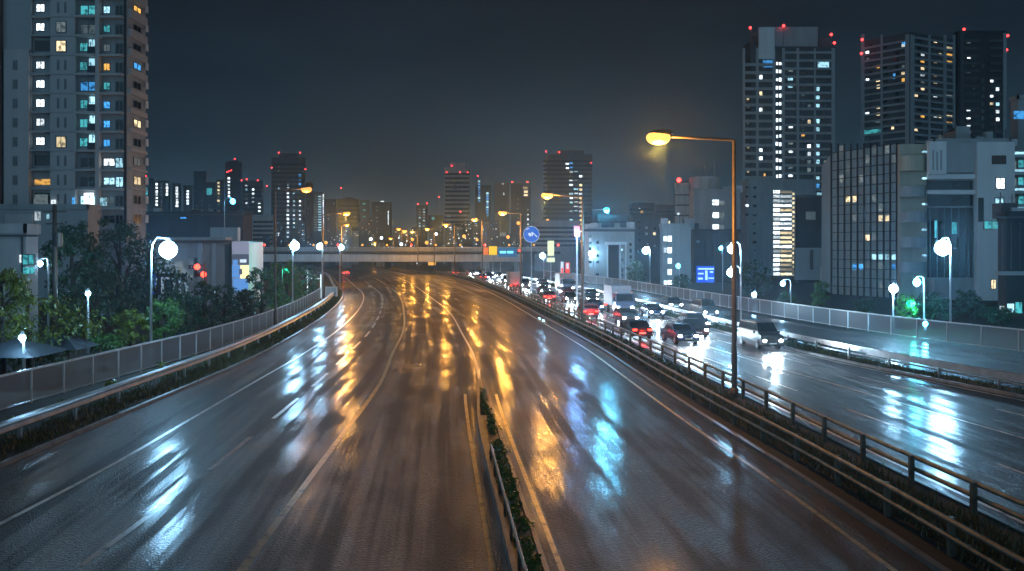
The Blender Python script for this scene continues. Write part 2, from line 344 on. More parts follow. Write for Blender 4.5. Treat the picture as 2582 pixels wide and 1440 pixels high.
def tuft(b,x,y,z,h,n,spread,w):
    for _ in range(n):
        a=random.uniform(0,6.28); px=x+random.gauss(0,spread); py=y+random.gauss(0,spread); hh=h*random.uniform(.5,1.2); lx,ly=math.cos(a)*hh*.5,math.sin(a)*hh*.5
        ca,sa=-math.sin(a)*w,math.cos(a)*w
        b.poly([(px-ca,py-sa,z),(px+ca,py+sa,z),(px+lx*.6+ca*.7,py+ly*.6+sa*.7,z+hh*.7),(px+lx,py+ly,z+hh)])
def leafball(b,c,r,n,s,sz=.8):
    for _ in range(n):
        v=Vector((random.gauss(0,1),random.gauss(0,1),random.gauss(0,1))).normalized()*r*(random.random()**.45)
        p=Vector(c)+Vector((v.x,v.y,v.z*sz)); n_=(v.normalized()+Vector((random.uniform(-1,1),random.uniform(-1,1),random.uniform(-.2,1)))).normalized()
        u=n_.cross(Vector((random.uniform(-1,1),random.uniform(-1,1),.3))).normalized(); w=n_.cross(u); k=s*random.uniform(.6,1.3)
        b.poly([p-u*k*.5,p+w*k*.28,p+u*k*.6,p-w*k*.28])
def bushes(c,y0,y1,n,zb,r,leaf,m,label,dxs=.2):
    b=MB()
    for _ in range(n):
        Y=random.uniform(y0,y1); rr=r*random.uniform(.5,1.3)*(1-.6*sm(y1-14,y1,Y)); leafball(b,(c(Y)+random.gauss(0,dxs),Y,zg(Y)+zb+rr*.5),rr,int(26*rr/r)+8,leaf)
    o=b.build('ground_cover',m); tag(o,label,'ground cover',kind='stuff')
bushes(off(MED,.1),6,44,190,.08,.2,.11,M['leaf_mid'],'low leafy ground cover filling the planted median',.09)
def grass(c,y0,y1,n,w,label,h=.28):
    b=MB()
    for _ in range(n):
        Y=y0+(y1-y0)*random.random()**1.5; tuft(b,c(Y)+random.uniform(-w,w),Y,zg(Y)+.08,h,5,.12,.022 if Y<60 else .04)
    tag(b.build('verge_grass',M['grass']),label,'grass',kind='stuff')
grass(off(EDGE_L,-1.2),14,150,3600,.9,'rough grass under the silver guard rail on the left')
grass(lambda Y:(FRONT(Y)+POLE(Y))/2,12,190,4600,.9,'rough grass between the twin guard rails by the lamp poles',.34)
grass(off(FAR,.25),26,190,2200,.5,'rough grass under the pale guard rail of the busy road')
bushes(off(FAR,.3),56,190,240,.1,.42,.3,M['leaf_dim'],'low dark hedge along the far side of the busy road',.12)
bushes(lambda Y:(FRONT(Y)+POLE(Y))/2,45,230,260,.1,.4,.28,M['leaf_dim'],'low hedge in the verge along the amber lamp poles',.3)
bushes(off(FENCE_L,1.6),30,120,60,.05,.3,.2,M['leaf_yel'],'weeds growing along the foot of the left panel fence',.6)

# ------------------------------------------------------------------ lamps
def light(parent,loc,col,power,rad=.15,spot=None,rot=None):
    l=bpy.data.lights.new('lamp_light','SPOT' if spot else 'POINT'); l.color=col; l.energy=power; l.shadow_soft_size=rad
    if not spot: l.use_soft_falloff=False
    if spot: l.spot_size=R(spot); l.spot_blend=.6
    o=link('lamp_light',l,parent,loc)
    if rot: o.rotation_euler=rot
    return o
AMB=(1.0,.42,.06); WHT=(.3,.66,1.0); CYN=(.12,.62,1.0)
def arm_lamp(label,X,Y,ztop,arm,lit,group,r=1.0,power=4200,extra=None):
    z0=zg(Y); H=ztop-z0; root=thing('street_lamp',label,'street lamp',(X,Y,z0),0,group)
    b=MB(); b.tube([(0,0,0),(0,0,.5),(0,0,H)],[.16*r,.12*r,.075*r],10); b.build('pole',M['pole'],root,True)
    b=MB(); b.tube([(0,0,0),(0,0,.55)],[.19*r,.17*r],10); b.build('base_sleeve',M['pole'],root,True)
    s=1 if arm>0 else -1
    b=MB(); b.tube([(0,0,H-.05),(0+s*.1,0,H),(arm*.5,0,H+.08),(arm-.35*s,0,H+.16)],[.07*r,.06*r,.055*r,.05*r],8); b.build('arm',M['pole'],root,True)
    b=MB(); b.sphere((arm-.12*s,0,H+.27*r),.5*r,12,8,0,.3); b.build('lamp_head',M['pole'],root,True)
    b=MB(); b.sphere((arm,0,H+.1),.5*r,16,10,0,.55); b.build('lens',M[lit],root,True)  # lens enlarged, more so far away, to hold the lamp's glow in its shape
    if power: light(root,(arm,0,H+.1-.275*r-.24*r),AMB,power,.2*r)
    if extra:
        dx,dz,mm=extra
        b=MB(); b.tube([(0,0,H-1.6),(dx*.5,0,H-1.25),(dx,0,H+dz)],.03,6); b.build('side_arm',M['pole'],root)
        b=MB(); b.sphere((dx,0,H+dz-.05),.3,12,8,0,.7); b.build('side_lens',M[mm],root,True); light(root,(dx,0,H+dz-.4),CYN,2600,.25)
    return root
G1='amber lamps along the median guard rail'
specs=[(41.5,12.15,-3.55,'amber',1.15,3000,None),(83,12.0,-3.3,'amber',1.15,3300,(2.25,-1.2,'cyan')),(132,12.4,-2.7,'amber',1.25,4300,None),(191,13.4,-1.7,'amber',1.3,4200,None),(240,13.7,-2.4,'amber',1.4,5000,None),(285,13.6,-2.2,'amber',1.5,4000,None),(320,13.4,-2,'amber',1.5,4000,None)]
for i,(Y,z,arm,lit,r,pw,ex) in enumerate(specs):
    arm_lamp(f'tall amber street lamp on the median guard rail, {ORD[i]} from camera'+(', with cyan side lamp' if ex else ''),POLE(Y),Y,z,arm,lit,G1,r,pw,ex)
for i,(x,y,Y) in enumerate([(1020,583,400),(1005,578,440),(985,602,480),(945,612,520),(918,616,560)]):
    p=P(x,y,Y); arm_lamp(f'tiny far amber street lamp above the overpass, {ORD[i]} from the right',p.x+1.6,Y,p.z,-1.6,'amber_dim','far amber lamps beyond the overpass',2.2,2000)
arm_lamp('brown street lamp by the left panel fence, lens barely lit',-21.35+.0,80,12.35,2.8,'amber_off','amber lamps on the left verge',1.0,300)
arm_lamp('lit amber street lamp on the left verge before the overpass',-28.6,134,12.4,3.6,'amber_dim','amber lamps on the left verge',1.1,4500)
arm_lamp('small lit amber street lamp on the left verge just by the overpass',-37.5,195,12.4,1.2,'amber_dim','amber lamps on the left verge',1.1,4200)
def bloom_lamp(label,x,y,Y,px,dxp,group,power,mm='globe',gr=.55,h=None,arch=True,zbase=None):
    p=P(x,y,Y); X=P(px,y,Y).x; z0=zg(Y) if zbase is None else zbase; H=p.z-z0; d=p.x-X
    root=thing('bloom_lamp',label,'street lamp',(X,Y,z0),0,group)
    b=MB()
    if arch: b.tube([(0,0,0),(0,0,H-.2),(d*.08,0,H+.35),(d*.35,0,H+gr+.25),(d*.9,0,H+gr+.18)],[.09,.06,.05,.045,.04],8)
    else: b.tube([(0,0,0),(0,0,H)],[.1,.06],8)
    b.build('pole',M['pale_pole'],root,True)
    b=MB(); b.sphere((d,0,H),gr,20,12); b.build('globe',M[mm],root,True)  # ball sized to the lamp's bloom, so the glare is put into the shape
    b=MB(); b.tube([(d,0,H+gr-.02),(d,0,H+gr+.2)],[.12,.07],8); b.tube([(d,0,H-gr-.1),(d,0,H-gr*.86)],[.06,gr*.42],10); b.tube([(d,0,H+gr*.8),(d,0,H+gr+.04)],[gr*.6,.1],12); b.build('cap',M['pale_pole'],root)
    col=CYN if mm=='cyan' else WHT
    if power: light(root,(d,0,H),col,power*.4,gr+.02)
    return root
G2='white lamps along the left roadside'
bloom_lamp('big dazzling white lamp with bloom ball on an arched pole among the left shrubs',424,630,52.5,381,0,G2,6000,gr=.5)
bloom_lamp('dazzling white lamp with bloom ball between the brown pole and the overpass',743,620,92,738,0,G2,4600,gr=.46)
bloom_lamp('smaller white lamp with bloom ball left of the bend, beside an amber pole',806,622,122,812,0,G2,3600,gr=.38)
bloom_lamp('white lamp with bloom ball at the left bend, nearest the overpass',861,624,152,857,0,G2,3400,gr=.4)
G3='white lamps along the right roadside'
bloom_lamp('big dazzling white lamp with bloom ball before the white building on the right',2377,625,69,2397,0,G3,9000,gr=.58)
bloom_lamp('upper white lamp with bloom ball just beside the nearest tall amber pole',1845,628,76,1868,0,G3,3400,gr=.36)
bloom_lamp('lower white lamp with bloom ball just beside the nearest tall amber pole',1843,687,78,1868,0,G3,2600,gr=.34)
bloom_lamp('white lamp with bloom ball on a thin pole before the lit office windows',1628,632,165,1639,0,G3,8000,gr=.6)
bloom_lamp('white lamp with bloom ball beside the second amber pole, low in the picture',1490,640,185,1496,0,G3,3000,gr=.5)
bloom_lamp('small white lamp on a bent pole behind the right panel fence',1974,715,108,1994,0,G3,1500,gr=.28)
bloom_lamp('small white lamp low behind the right panel fence by a shed',1901,743,112,1906,0,G3,900,gr=.28)
bloom_lamp('teal street lamp above the dark flat roof on the left',587,508,190,566,0,None,2000,'cyan',.55)
bloom_lamp('white lamp above the lit shop left of the red sign',1368,645,200,1371,0,G3,9000,'globe_s',.6)
bloom_lamp('green white park lamp on a post beside the green lit tree',2253,728,74,2252,0,G3,3600,'globe_s',.34,arch=False)
bloom_lamp('cyan lamp over the green lit tree',2312,712,75,2330,0,G3,2600,'cyan',.3)
bloom_lamp('low cyan park lamp behind the right fence',2333,817,73,2333,0,G3,700,'cyan',.2,arch=False)
bloom_lamp('small white lamp over the tent roofs at the far left',56,852,45.5,60,0,None,650,'globe_s',.16,arch=False)
bloom_lamp('small white lamp in the dark trees at the left',222,740,60,222,0,None,300,'globe_s',.16,arch=False)
bloom_lamp('white floodlight fixed beside the cream house',101,665,68,122,0,None,500,'globe_s',.2)
bloom_lamp('small cyan street lamp in front of the brown office block',1817,626,150,1822,0,G3,900,'cyan',.3)
bloom_lamp('cyan lamp below the cylinder roofed building',1710,671,170,1713,0,G3,900,'cyan',.42)
bloom_lamp('cyan lamp right of the second amber pole',1520,655,190,1523,0,G3,6000,'cyan',.45)
# far pin-prick lamps on and beyond the overpass
for i,(x,y,k) in enumerate([(822,612,'a'),(847,628,'w'),(878,600,'w'),(935,603,'w'),(962,600,'w'),(985,625,'a'),(1012,616,'w'),(1040,604,'a'),(1076,612,'a'),(1100,590,'w'),(1141,606,'a'),(1170,596,'a'),(1203,605,'a'),(1217,590,'w'),(1249,597,'a'),(1281,598,'a'),(1307,563,'a'),(1398,596,'w'),(1381,556,'a'),(1310,615,'w')]):
    Y=random.uniform(360,520); p=P(x,y,Y)
    root=thing('distant_lamp',f'pin-prick {"amber" if k=="a" else "white"} lamp on a post beyond the overpass, {ORD[i]} from the left','street lamp',(p.x,Y,zg(Y)),0,'pin-prick lamps beyond the overpass')
    b=MB(); b.tube([(0,0,0),(0,0,p.z-zg(Y))],[.12,.08],6); b.build('pole',M['pole'],root)
    b=MB(); b.sphere((0,0,p.z-zg(Y)),.75 if k=='a' else .6,10,6); b.build('lens',M['amber_dim' if k=='a' else 'globe_s'],root,True)

# ------------------------------------------------------------------ buildings
UNIT=MB(); UNIT.box((0,0,0),(1,1,1)); 
WIN={k:UNIT.mesh('window',M[k]) for k in ('l_white','l_cool','l_blue','l_warm','l_amber','l_dim','l_stair','l_teal','glass')}
fr=MB(); fr.b2(-.5,-.43,-.5,.5,-.5,.5); fr.b2(.43,.5,-.5,.5,-.5,.5); fr.b2(-.43,.43,-.5,.5,.42,.5); fr.b2(-.43,.43,-.5,.5,-.5,-.42); fr.b2(-.03,.03,-.5,.5,-.42,.42)
FRAME=fr.mesh('frame',M['frame'])
BOXES={}
class Bld:
    def __init__(s,name,label,foot,ztop,z0=None,m='conc',roof=True,group=None,cat='building'):
        c=sum((Vector((q[0],q[1])) for q in foot),Vector((0,0)))/len(foot); s.z0=zg(c.y)-.1 if z0 is None else z0
        s.o=Vector((c.x,c.y,s.z0)); s.root=thing(name,label,cat,s.o,0,group); s.n=0; s.m=m; s.rest=MB(); s.ztop=ztop
        s.foot=foot; s.prism('wall',foot,s.z0,ztop,m)
        if roof:
            b=MB()
            for i in range(len(foot)):
                a=Vector(foot[i]); q=Vector(foot[(i+1)%len(foot)]); dd=(q-a); ln=dd.length; mid=(a+q)/2
                b.box((mid.x-s.o.x,mid.y-s.o.y,ztop-s.z0+.35),(ln+.3,.3,.7),math.atan2(dd.y,dd.x))
            b.build('parapet',M[m],s.root)
    def prism(s,name,foot,z0,z1,m):
        b=MB(); n=len(foot); f=[(x-s.o.x,y-s.o.y) for x,y in foot]
        for i in range(n):
            (x0,y0),(x1,y1)=f[i],f[(i+1)%n]; b.poly([(x0,y0,z0-s.z0),(x1,y1,z0-s.z0),(x1,y1,z1-s.z0),(x0,y0,z1-s.z0)])
        b.poly([(x,y,z1-s.z0) for x,y in f]); b.poly([(x,y,z0-s.z0) for x,y in reversed(f)])
        return b.build(name,M[m],s.root)
    def ray(s,face,x,y):
        A,B=Vector(s.foot[face]),Vector(s.foot[(face+1)%len(s.foot)]); d=(B-A).normalized()
        dx=(x-CX)/F; nrm=Vector((d.y,-d.x)); Y=A.dot(nrm)/(dx*nrm.x+nrm.y)
        p=Vector((dx*Y,Y)); return (p-A).dot(d),CAMH+(HY-y)*Y/F,d,A
    def place(s,name,me,face,x0,y0,x1,y1,dep,out,frame=False):
        a,z1,d,A=s.ray(face,x0,y0); c,z0,_,_2=s.ray(face,x1,y1); nrm=Vector((d.y,-d.x))
        if nrm.y>0: nrm=-nrm
        mid=A+d*((a+c)/2)+nrm*(out-dep/2)
        o=link(name,me,s.root,(mid.x-s.o.x,mid.y-s.o.y,(z0+z1)/2-s.z0)); o.rotation_euler=(0,0,math.atan2(d.y,d.x)); o.scale=(abs(c-a),dep,abs(z1-z0))
        if frame:
            f=link('frame',FRAME,o); f.scale=(1.08,1.5,1.08)
        return o
    def win(s,face,x0,y0,x1,y1,k,frame=False):
        if s.n<98: s.n+=1; return s.place('window',WIN[k],face,x0,y0,x1,y1,.16,.07,frame)
        a,z1,d,A=s.ray(face,x0,y0); c,z0,_,_2=s.ray(face,x1,y1); nrm=Vector((d.y,-d.x))
        if nrm.y>0: nrm=-nrm
        mid=A+d*((a+c)/2)-nrm*.01; KEYS=list(WIN)
        s.rest.box((mid.x-s.o.x,mid.y-s.o.y,(z0+z1)/2-s.z0),(abs(c-a),.16,abs(z1-z0)),math.atan2(d.y,d.x),KEYS.index(k))
    def slab(s,face,x0,y0,x1,y1,m,out=.4,dep=.8,name='ledge'):
        if m not in BOXES: BOXES[m]=UNIT.mesh('slab',M[m])
        return s.place(name,BOXES[m],face,x0,y0,x1,y1,dep,out)
    def reds(s,pts,Y,r=.55):
        for x,y in pts:
            p=P(x,y,Y); b=MB(); b.sphere((0,0,0),r,10,6); b.tube([(0,0,-max(.8,p.z-s.ztop)),(0,0,-r*.6)],[.12,.1],6,1)  # ball made large enough to take in the beacon's glow
            b.build('warning_light',[M['red'],M['frame']],s.root,True).location=p-s.o
    def clutter(s,x0,x1,y,Y,n):
        for _ in range(n):
            x=rnd.uniform(x0,x1); p=P(x,0,Y+rnd.uniform(2,6)); b=MB(); w,h=rnd.uniform(.8,2.2),rnd.uniform(.7,2.0); b.box((0,0,h/2),(w,w*.8,h)); o=b.build('roof_unit',M[rnd.choice(['w_grey','steel','w_dark'])],s.root,False); o.location=Vector((p.x,p.y,s.ztop))-s.o
        for _ in range(max(1,n//2)):
            x=rnd.uniform(x0,x1); p=P(x,0,Y+rnd.uniform(2,6)); b=MB(); h=rnd.uniform(2,5); b.tube([(0,0,0),(0,0,h)],.06,5); b.box((0,0,h*.85),(.9,.04,.04)); o=b.build('antenna',M['frame'],s.root); o.location=Vector((p.x,p.y,s.ztop))-s.o
    def done(s):
        if s.rest.f:
            o=s.rest.build('window',[M[k] for k in WIN],s.root); o['kind']='stuff'
def rect(x0,x1,Y,dep,side=.09):
    # a front, one narrow visible flank towards the road, and a splayed rear
    if x0<CX-60>x1-0 and x1<CX:
        xf=x1-min((x1-x0)*side,30); fr_=P(xf,0,Y); ym=Y*(CX-xf)/(CX-x1); ym=min(ym,Y+dep)
        xa=P(x0,0,Y).x; bk=P(x1-1,0,max(Y+dep,ym+.5)); return [(xa,Y),(fr_.x,Y),(fr_.x,ym),(min(bk.x,fr_.x),bk.y),(xa,bk.y)]
    if x0>CX:
        xf=x0+min((x1-x0)*side,30); fl=P(xf,0,Y); ym=min(Y*(xf-CX)/(x0-CX),Y+dep)
        xb=P(x1,0,Y).x; bk=P(x0+1,0,max(Y+dep,ym+.5)); return [(fl.x,Y),(xb,Y),(xb,bk.y),(max(bk.x,fl.x),bk.y),(fl.x,ym)]
    a,b=P(x0,0,Y).x,P(x1,0,Y).x; return [(a,Y),(b,Y),(b,Y+dep),(a,Y+dep)]
def zt(y,Y): return CAMH+(HY-y)*Y/F
for k,c in (('w_cream',(.42,.43,.44)),('w_grey',(.33,.37,.39)),('w_dark',(.075,.085,.095)),('w_black',(.03,.033,.04)),('w_white',(.66,.7,.72)),('w_brown',(.1,.075,.065)),('w_olive',(.4,.4,.32)),('w_blue',(.05,.065,.09)),('w_pane',(.3,.4,.43))): M[k]=wall(k.replace('w_','wall_'),c)
rnd=random.Random(11)
# --- the apartment tower at the left
Y=140; T=Bld('apartment_tower','pale many-storey apartment tower with curved balconies filling the left edge',[(P(-330,0,Y).x,Y),(P(320,0,Y).x,Y),(P(320,0,Y).x,147.2),(P(320,0,Y).x-9,166),(P(-330,0,Y).x,166)],zt(-260,Y),m='w_grey',roof=False)
T.slab(0,-330,-260,84,570,'w_grey',.6,.5,'wall'); T.slab(0,20,128,82,570,'w_cream',1.1,.9,'wall'); T.slab(0,-330,-260,14,570,'w_dark',1.5,.8,'wall')
T.slab(0,134,-260,196,570,'w_cream',.9,.8,'wall'); T.slab(0,248,-260,258,570,'w_cream',1.2,1.0,'wall'); T.slab(0,313,-260,319,570,'w_black',.08,.06,'gap_shade_strip')  # narrow black strip colours in the shade of a vertical gap
for i in range(-4,12):
    y=18+48*i                                       # floor line
    T.slab(0,84,y+24,134,y+29,'w_grey',1.0,1.0,'balcony_slab'); T.slab(0,198,y+26,248,y+31,'w_cream',1.5,1.5,'balcony_slab'); T.slab(0,258,y+26,314,y+31,'w_cream',1.2,1.2,'balcony_slab'); T.slab(1,323,y+26,365,y+29,'w_cream',.5,.5)
    T.slab(0,134,y+27,196,y+29,'w_grey',1.05,.3)
    if i<0: continue
    lit1={0:'l_white',1:'l_white',3:'l_white',4:'l_white',5:'l_white',6:'l_white',7:'l_white'}.get(i)
    if lit1: T.win(0,92,y-7,113,y+12,lit1,True)
    else: T.win(0,88,y-12 if i!=9 else y+2,128,y+16,'glass' if i!=9 else 'l_amber',False)
    kk={1:'l_dim',2:'l_warm',7:'l_warm'}.get(i)
    if kk and kk=='l_warm' and i==7: T.slab(0,146,y-12,172,y+21,'w_grey',1.0,.2,'window_surround'); 
    a=T.slab(0,151,y-8,157,y+18,'frame',.94,.3,'window') if i!=7 else None
    if i!=7: T.slab(0,169,y-8,175,y+18,'frame',.94,.3,'window')
    def proud(x0,x1,ya,yb,k): o=T.win(0,x0,ya,x1,yb,k,True); o.location.y-=.93
    if i in (1,2,7): proud(150,174,y-8,y+20,'l_dim' if i==1 else 'l_warm')
    lit2={0:'l_teal',1:'l_dim',2:'l_cool',3:'l_cool',4:'l_blue',5:'l_cool',6:'l_cool',7:'l_cool',9:'glass',10:'l_cool'}.get(i,'glass')
    if i in (2,3,5,6,7):
        T.win(0,202,y-6,222,y+16,'l_teal',True); T.win(0,225,y-14,247,y+25,'l_cool'); T.slab(0,230,y+8,249,y+26,'w_teal' if 'w_teal' in M else 'w_blue',1.35,.08,'balcony_panel')  # panes enlarged so they stand for the lamplit glow of the whole recess
    else: T.win(0,203,y-4,244,y+20,lit2,True)
    lit3={0:'l_cool',1:'l_teal',2:'l_dim',3:'l_amber',4:'l_teal',5:'l_blue',6:'l_blue',7:'l_blue',8:'l_white',9:'l_cool',10:'l_dim'}.get(i,'glass')
    T.win(0,262,y-2,278 if i<8 else 290,y+16,lit3,True); 
    T.win(0,292,y-4,311,y+22,'l_cool' if i in (8,9) else 'glass',True)
    lit4={0:'l_amber',3:'l_blue',6:'l_warm',8:'l_dim',9:'l_warm'}.get(i,'glass')
    o=T.win(1,336,y-6,354,y+18,lit4,True)
    if i>2: T.slab(0,42,y-6,54,y+18,'frame',1.14,.3,'window')
    T.slab(1,361,y-4,366,y+16,'w_white',.55,.2,'rail_panel')
for (x0,y0,x1,y1,k) in ((192,500,198,540,'l_blue'),(96,492,130,520,'l_dim'),(222,488,245,525,'l_white'),(262,500,278,520,'l_cool'),(140,505,150,525,'l_white')): 
    T.place('window',WIN[k],0,x0,y0,x1,y1,.2,1.35)
T.done()
# podium below the tower
B=Bld('podium_block','low grey podium at the foot of the apartment tower',rect(-60,250,118,12),zt(528,118),m='w_grey'); B.win(0,88,534,102,556,'l_white'); B.win(0,118,540,124,552,'l_cool'); B.slab(0,15,540,84,585,'w_cream',.3,.3,'wall_panel'); B.done()

# cream house far left
B=Bld('cream_house','small cream house with a barred lit window at the far left',rect(-260,96,66,9),zt(588,66),m='w_cream')
B.win(0,58,642,88,668,'l_teal',True); B.win(0,60,674,72,690,'l_teal'); B.win(0,76,674,86,690,'l_teal'); B.win(0,50,643,54,662,'l_white'); B.slab(0,-260,592,98,597,'w_dark',.3,.4,'cornice'); B.slab(0,56,596,59,760,'w_dark',.12,.1,'drain_pipe'); B.done()
# shop with billboard behind the shrubs
Y=112; B=Bld('shop_block','grey concrete shop block with a big lit poster wall behind the shrubs',rect(388,584,Y,14),zt(612,Y),m='conc')
B.slab(0,384,606,586,613,'w_brown',.7,1.2,'eave'); B.slab(0,500,613,510,770,'w_grey',.3,.3,'pilaster'); B.slab(0,536,613,545,770,'w_grey',.3,.3,'pilaster')
B.prism('roof_box',rect(530,606,Y+3,8),zt(612,Y),zt(572,Y),'w_grey'); B.slab(0,640-150,0+650,505,700,'w_dark',.1,.1,'shutter'); B.win(0,398,655,486,700,'l_dim')
B.prism('wing_wall',rect(584.5,630,Y-.6,14),B.z0,zt(608,Y),'w_white')
pw=MB()
def posterrect(x0,y0,x1,y1,k,d=.0): a,c=P(x0,y0,Y-.62),P(x1,y1,Y-.62); pw.b2(a.x-B.o.x,c.x-B.o.x,Y-.75-d-B.o.y,Y-.62-B.o.y,c.z-B.z0,a.z-B.z0,k)
pk=[glow('poster_pale',(.5,.52,.7),.35),glow('poster_blue',(.15,.4,.9),.6),glow('poster_yellow',(1.0,.85,.4),1.2),glow('poster_white',(.75,.9,1.0),.8),glow('poster_grey',(.2,.24,.34),.25)]
posterrect(586,611,628,640,0); posterrect(586,641,628,668,4); posterrect(588,655,600,668,1,.05); posterrect(606,654,622,662,3,.05); posterrect(586,669,606,700,1); posterrect(607,669,628,702,2); posterrect(604,678,612,692,4,.06); posterrect(588,703,626,734,1)
pw.build('poster_panel',pk,B.root); B.done()
def sign(name,label,cat,x0,y0,x1,y1,Y,mats,shapes,posts=None,thick=.25,group=None):
    a,c=P(x0,y0,Y),P(x1,y1,Y); root=thing(name,label,cat,((a.x+c.x)/2,Y,zg(Y)),0,group); z0=zg(Y)
    b=MB(); b.b2((a.x-c.x)/2,(c.x-a.x)/2,0,thick,c.z-z0,a.z-z0); b.build('panel',mats[0],root)
    if posts:
        for px in posts: q=P(px,y1,Y); b=MB(); b.tube([(q.x-root.location.x,thick/2,0),(q.x-root.location.x,thick/2,c.z-z0)],.09,8); b.build('post',M['pale_pole'],root)
    for i,(sx0,sy0,sx1,sy1,mi) in enumerate(shapes):
        p,q=P(sx0,sy0,Y),P(sx1,sy1,Y); b=MB(); b.b2(p.x-root.location.x,q.x-root.location.x,-.04,-.002,q.z-z0,p.z-z0); b.build('lettering_bar',mats[mi],root)
    return root
sblue=glow('sign_blue',(.01,.1,.5),.35); swhite=glow('sign_white',(.7,.85,1.0),.7); sdark=simple('sign_dark',(.02,.03,.05),.5)
# letters board left
rt=sign('letter_board','dark shop board with large pale letters iDh behind the left shrubs','sign',386,690,470,745,100,[sdark],[],[392,462])
bl=MB(); a,c=P(386,690,100),P(398,742,100); bl.b2(a.x-rt.location.x,c.x-rt.location.x,-.08,-.003,c.z-rt.location.z,a.z-rt.location.z); bl.build('blue_strip',sblue,rt)
def text(s,parent,loc,size,m,rot=(R(90),0,0)):
    cu=bpy.data.curves.new('lettering','FONT'); cu.body=s; cu.size=size; cu.extrude=.03; cu.align_x='CENTER'
    o=bpy.data.objects.new('lettering_curve',cu); COL.objects.link(o); dg=bpy.context.evaluated_depsgraph_get(); me=bpy.data.meshes.new_from_object(o.evaluated_get(dg)); bpy.data.objects.remove(o)
    me.materials.clear(); me.materials.append(m); q=link('lettering',me,parent,loc); q.rotation_euler=rot; return q
lett=glow('letter_face',(.55,.68,.72),.3)
tx=text('iDh',rt,(.25,-.06,P(0,740,100).z-rt.location.z),2.7,lett)
# low dark block
B=Bld('flat_roof_block','long dark flat-roofed block behind the big white lamp',rect(370,636,205,20),zt(541,205),m='w_blue'); B.slab(0,370,538,636,543,'w_dark',.3,.4,'cornice'); B.win(0,455,548,470,551,'l_blue'); B.clutter(390,620,541,205,7); B.done()

# --- generic towers
def cols(B,face,spec):
    for (xc,w,y0,y1,st,k,pr,hh) in spec:
        y=y0
        while y<y1:
            if rnd.random()<pr: q=w*rnd.uniform(.3,.52); B.win(face,xc-q,y+rnd.uniform(-.08,.2)*hh,xc+w*.46,y+hh*rnd.uniform(.85,1.05),k if isinstance(k,str) else rnd.choice(k))
            y+=st
def bands(B,face,x0,x1,y0,y1,st,m='w_black',out=.12,h=.45):
    a,_,d,A=B.ray(face,x0,y0); c,_,_,_=B.ray(face,x1,y0); nrm=Vector((d.y,-d.x)); nrm=-nrm if nrm.y>0 else nrm
    b=MB(); y=y0
    while y<y1:
        _,z1,_,_=B.ray(face,(x0+x1)/2,y); _,z0,_,_=B.ray(face,(x0+x1)/2,y+st*h); mid=A+d*((a+c)/2)+nrm*(out/2)
        b.box((mid.x-B.o.x,mid.y-B.o.y,(z0+z1)/2-B.z0),(abs(c-a),out,abs(z1-z0)),math.atan2(d.y,d.x)); y+=st
    b.build('balcony_band',M[m],B.root)
Y=330; T=Bld('residential_tower','tall dark residential tower with a bright stair column behind the big amber lamp',rect(1872,2104,Y,34),zt(122,Y),m='w_dark')
T.prism('roof_block',rect(1906,2062,Y+1,26),zt(122,Y),zt(66,Y),'w_grey'); T.prism('roof_block',rect(1890,1906,Y+4,20),zt(122,Y),zt(84,Y),'w_dark'); T.prism('roof_block',rect(2062,2092,Y+6,18),zt(122,Y),zt(86,Y),'w_dark')
for x0,x1 in ((1872,1878),(1906,1912),(1948,1954),(1972,1978),(2008,2014),(2052,2056),(2096,2104)): T.slab(0,x0,122,x1,690,'w_grey',.5,.6,'pilaster')
T.slab(0,1912,70,1952,150,'w_white',.6,.5,'crown_panel')
bands(T,0,1878,1906,160,450,20.3,'w_grey',.5,.35); bands(T,0,1912,1948,160,450,20.3,'w_grey',.5,.35); bands(T,0,1978,2052,130,450,20.3,'w_grey',.45,.3); bands(T,0,2056,2096,130,480,20.3,'w_grey',.45,.3)
cols(T,0,[(1959,6,156,455,20.3,'l_stair',1,9),(1967,6,156,455,20.3,'l_stair',1,9),(2062,9,220,492,20.3,['l_cool','l_cool','l_blue'],.75,10),(1993,13,172,440,20.3,['l_white','l_cool','l_dim'],.5,10),(2024,10,172,460,20.3,['l_warm','l_dim','l_amber'],.45,10),(2040,9,180,460,20.3,['l_white','l_warm','l_dim'],.45,11),(2084,12,180,460,20.3,['l_dim','l_white','l_warm'],.35,9),(1886,6,220,440,20.3,['l_dim','l_warm'],.25,12),(1904+14,9,170,440,20.3,['l_dim','l_warm','l_white'],.25,12),(1936,8,180,440,20.3,['l_dim','l_white'],.2,10),(2101,3,130,440,20.3,'l_dim',.6,8)])
T.win(0,1924,152,1950,170,'l_blue'); T.win(0,2062,154,2090,174,'l_cool'); T.win(0,2060,485,2092,498,'l_cool'); T.win(0,1926,438,1930,452,'l_amber')
cols(T,0,[(x,9,160,450,20.3,'glass',.6,10) for x in (1893,1928,2024,2076)])
T.reds([(1892,70),(1976,65),(2096,87),(2104,108)],Y,.5); T.done()
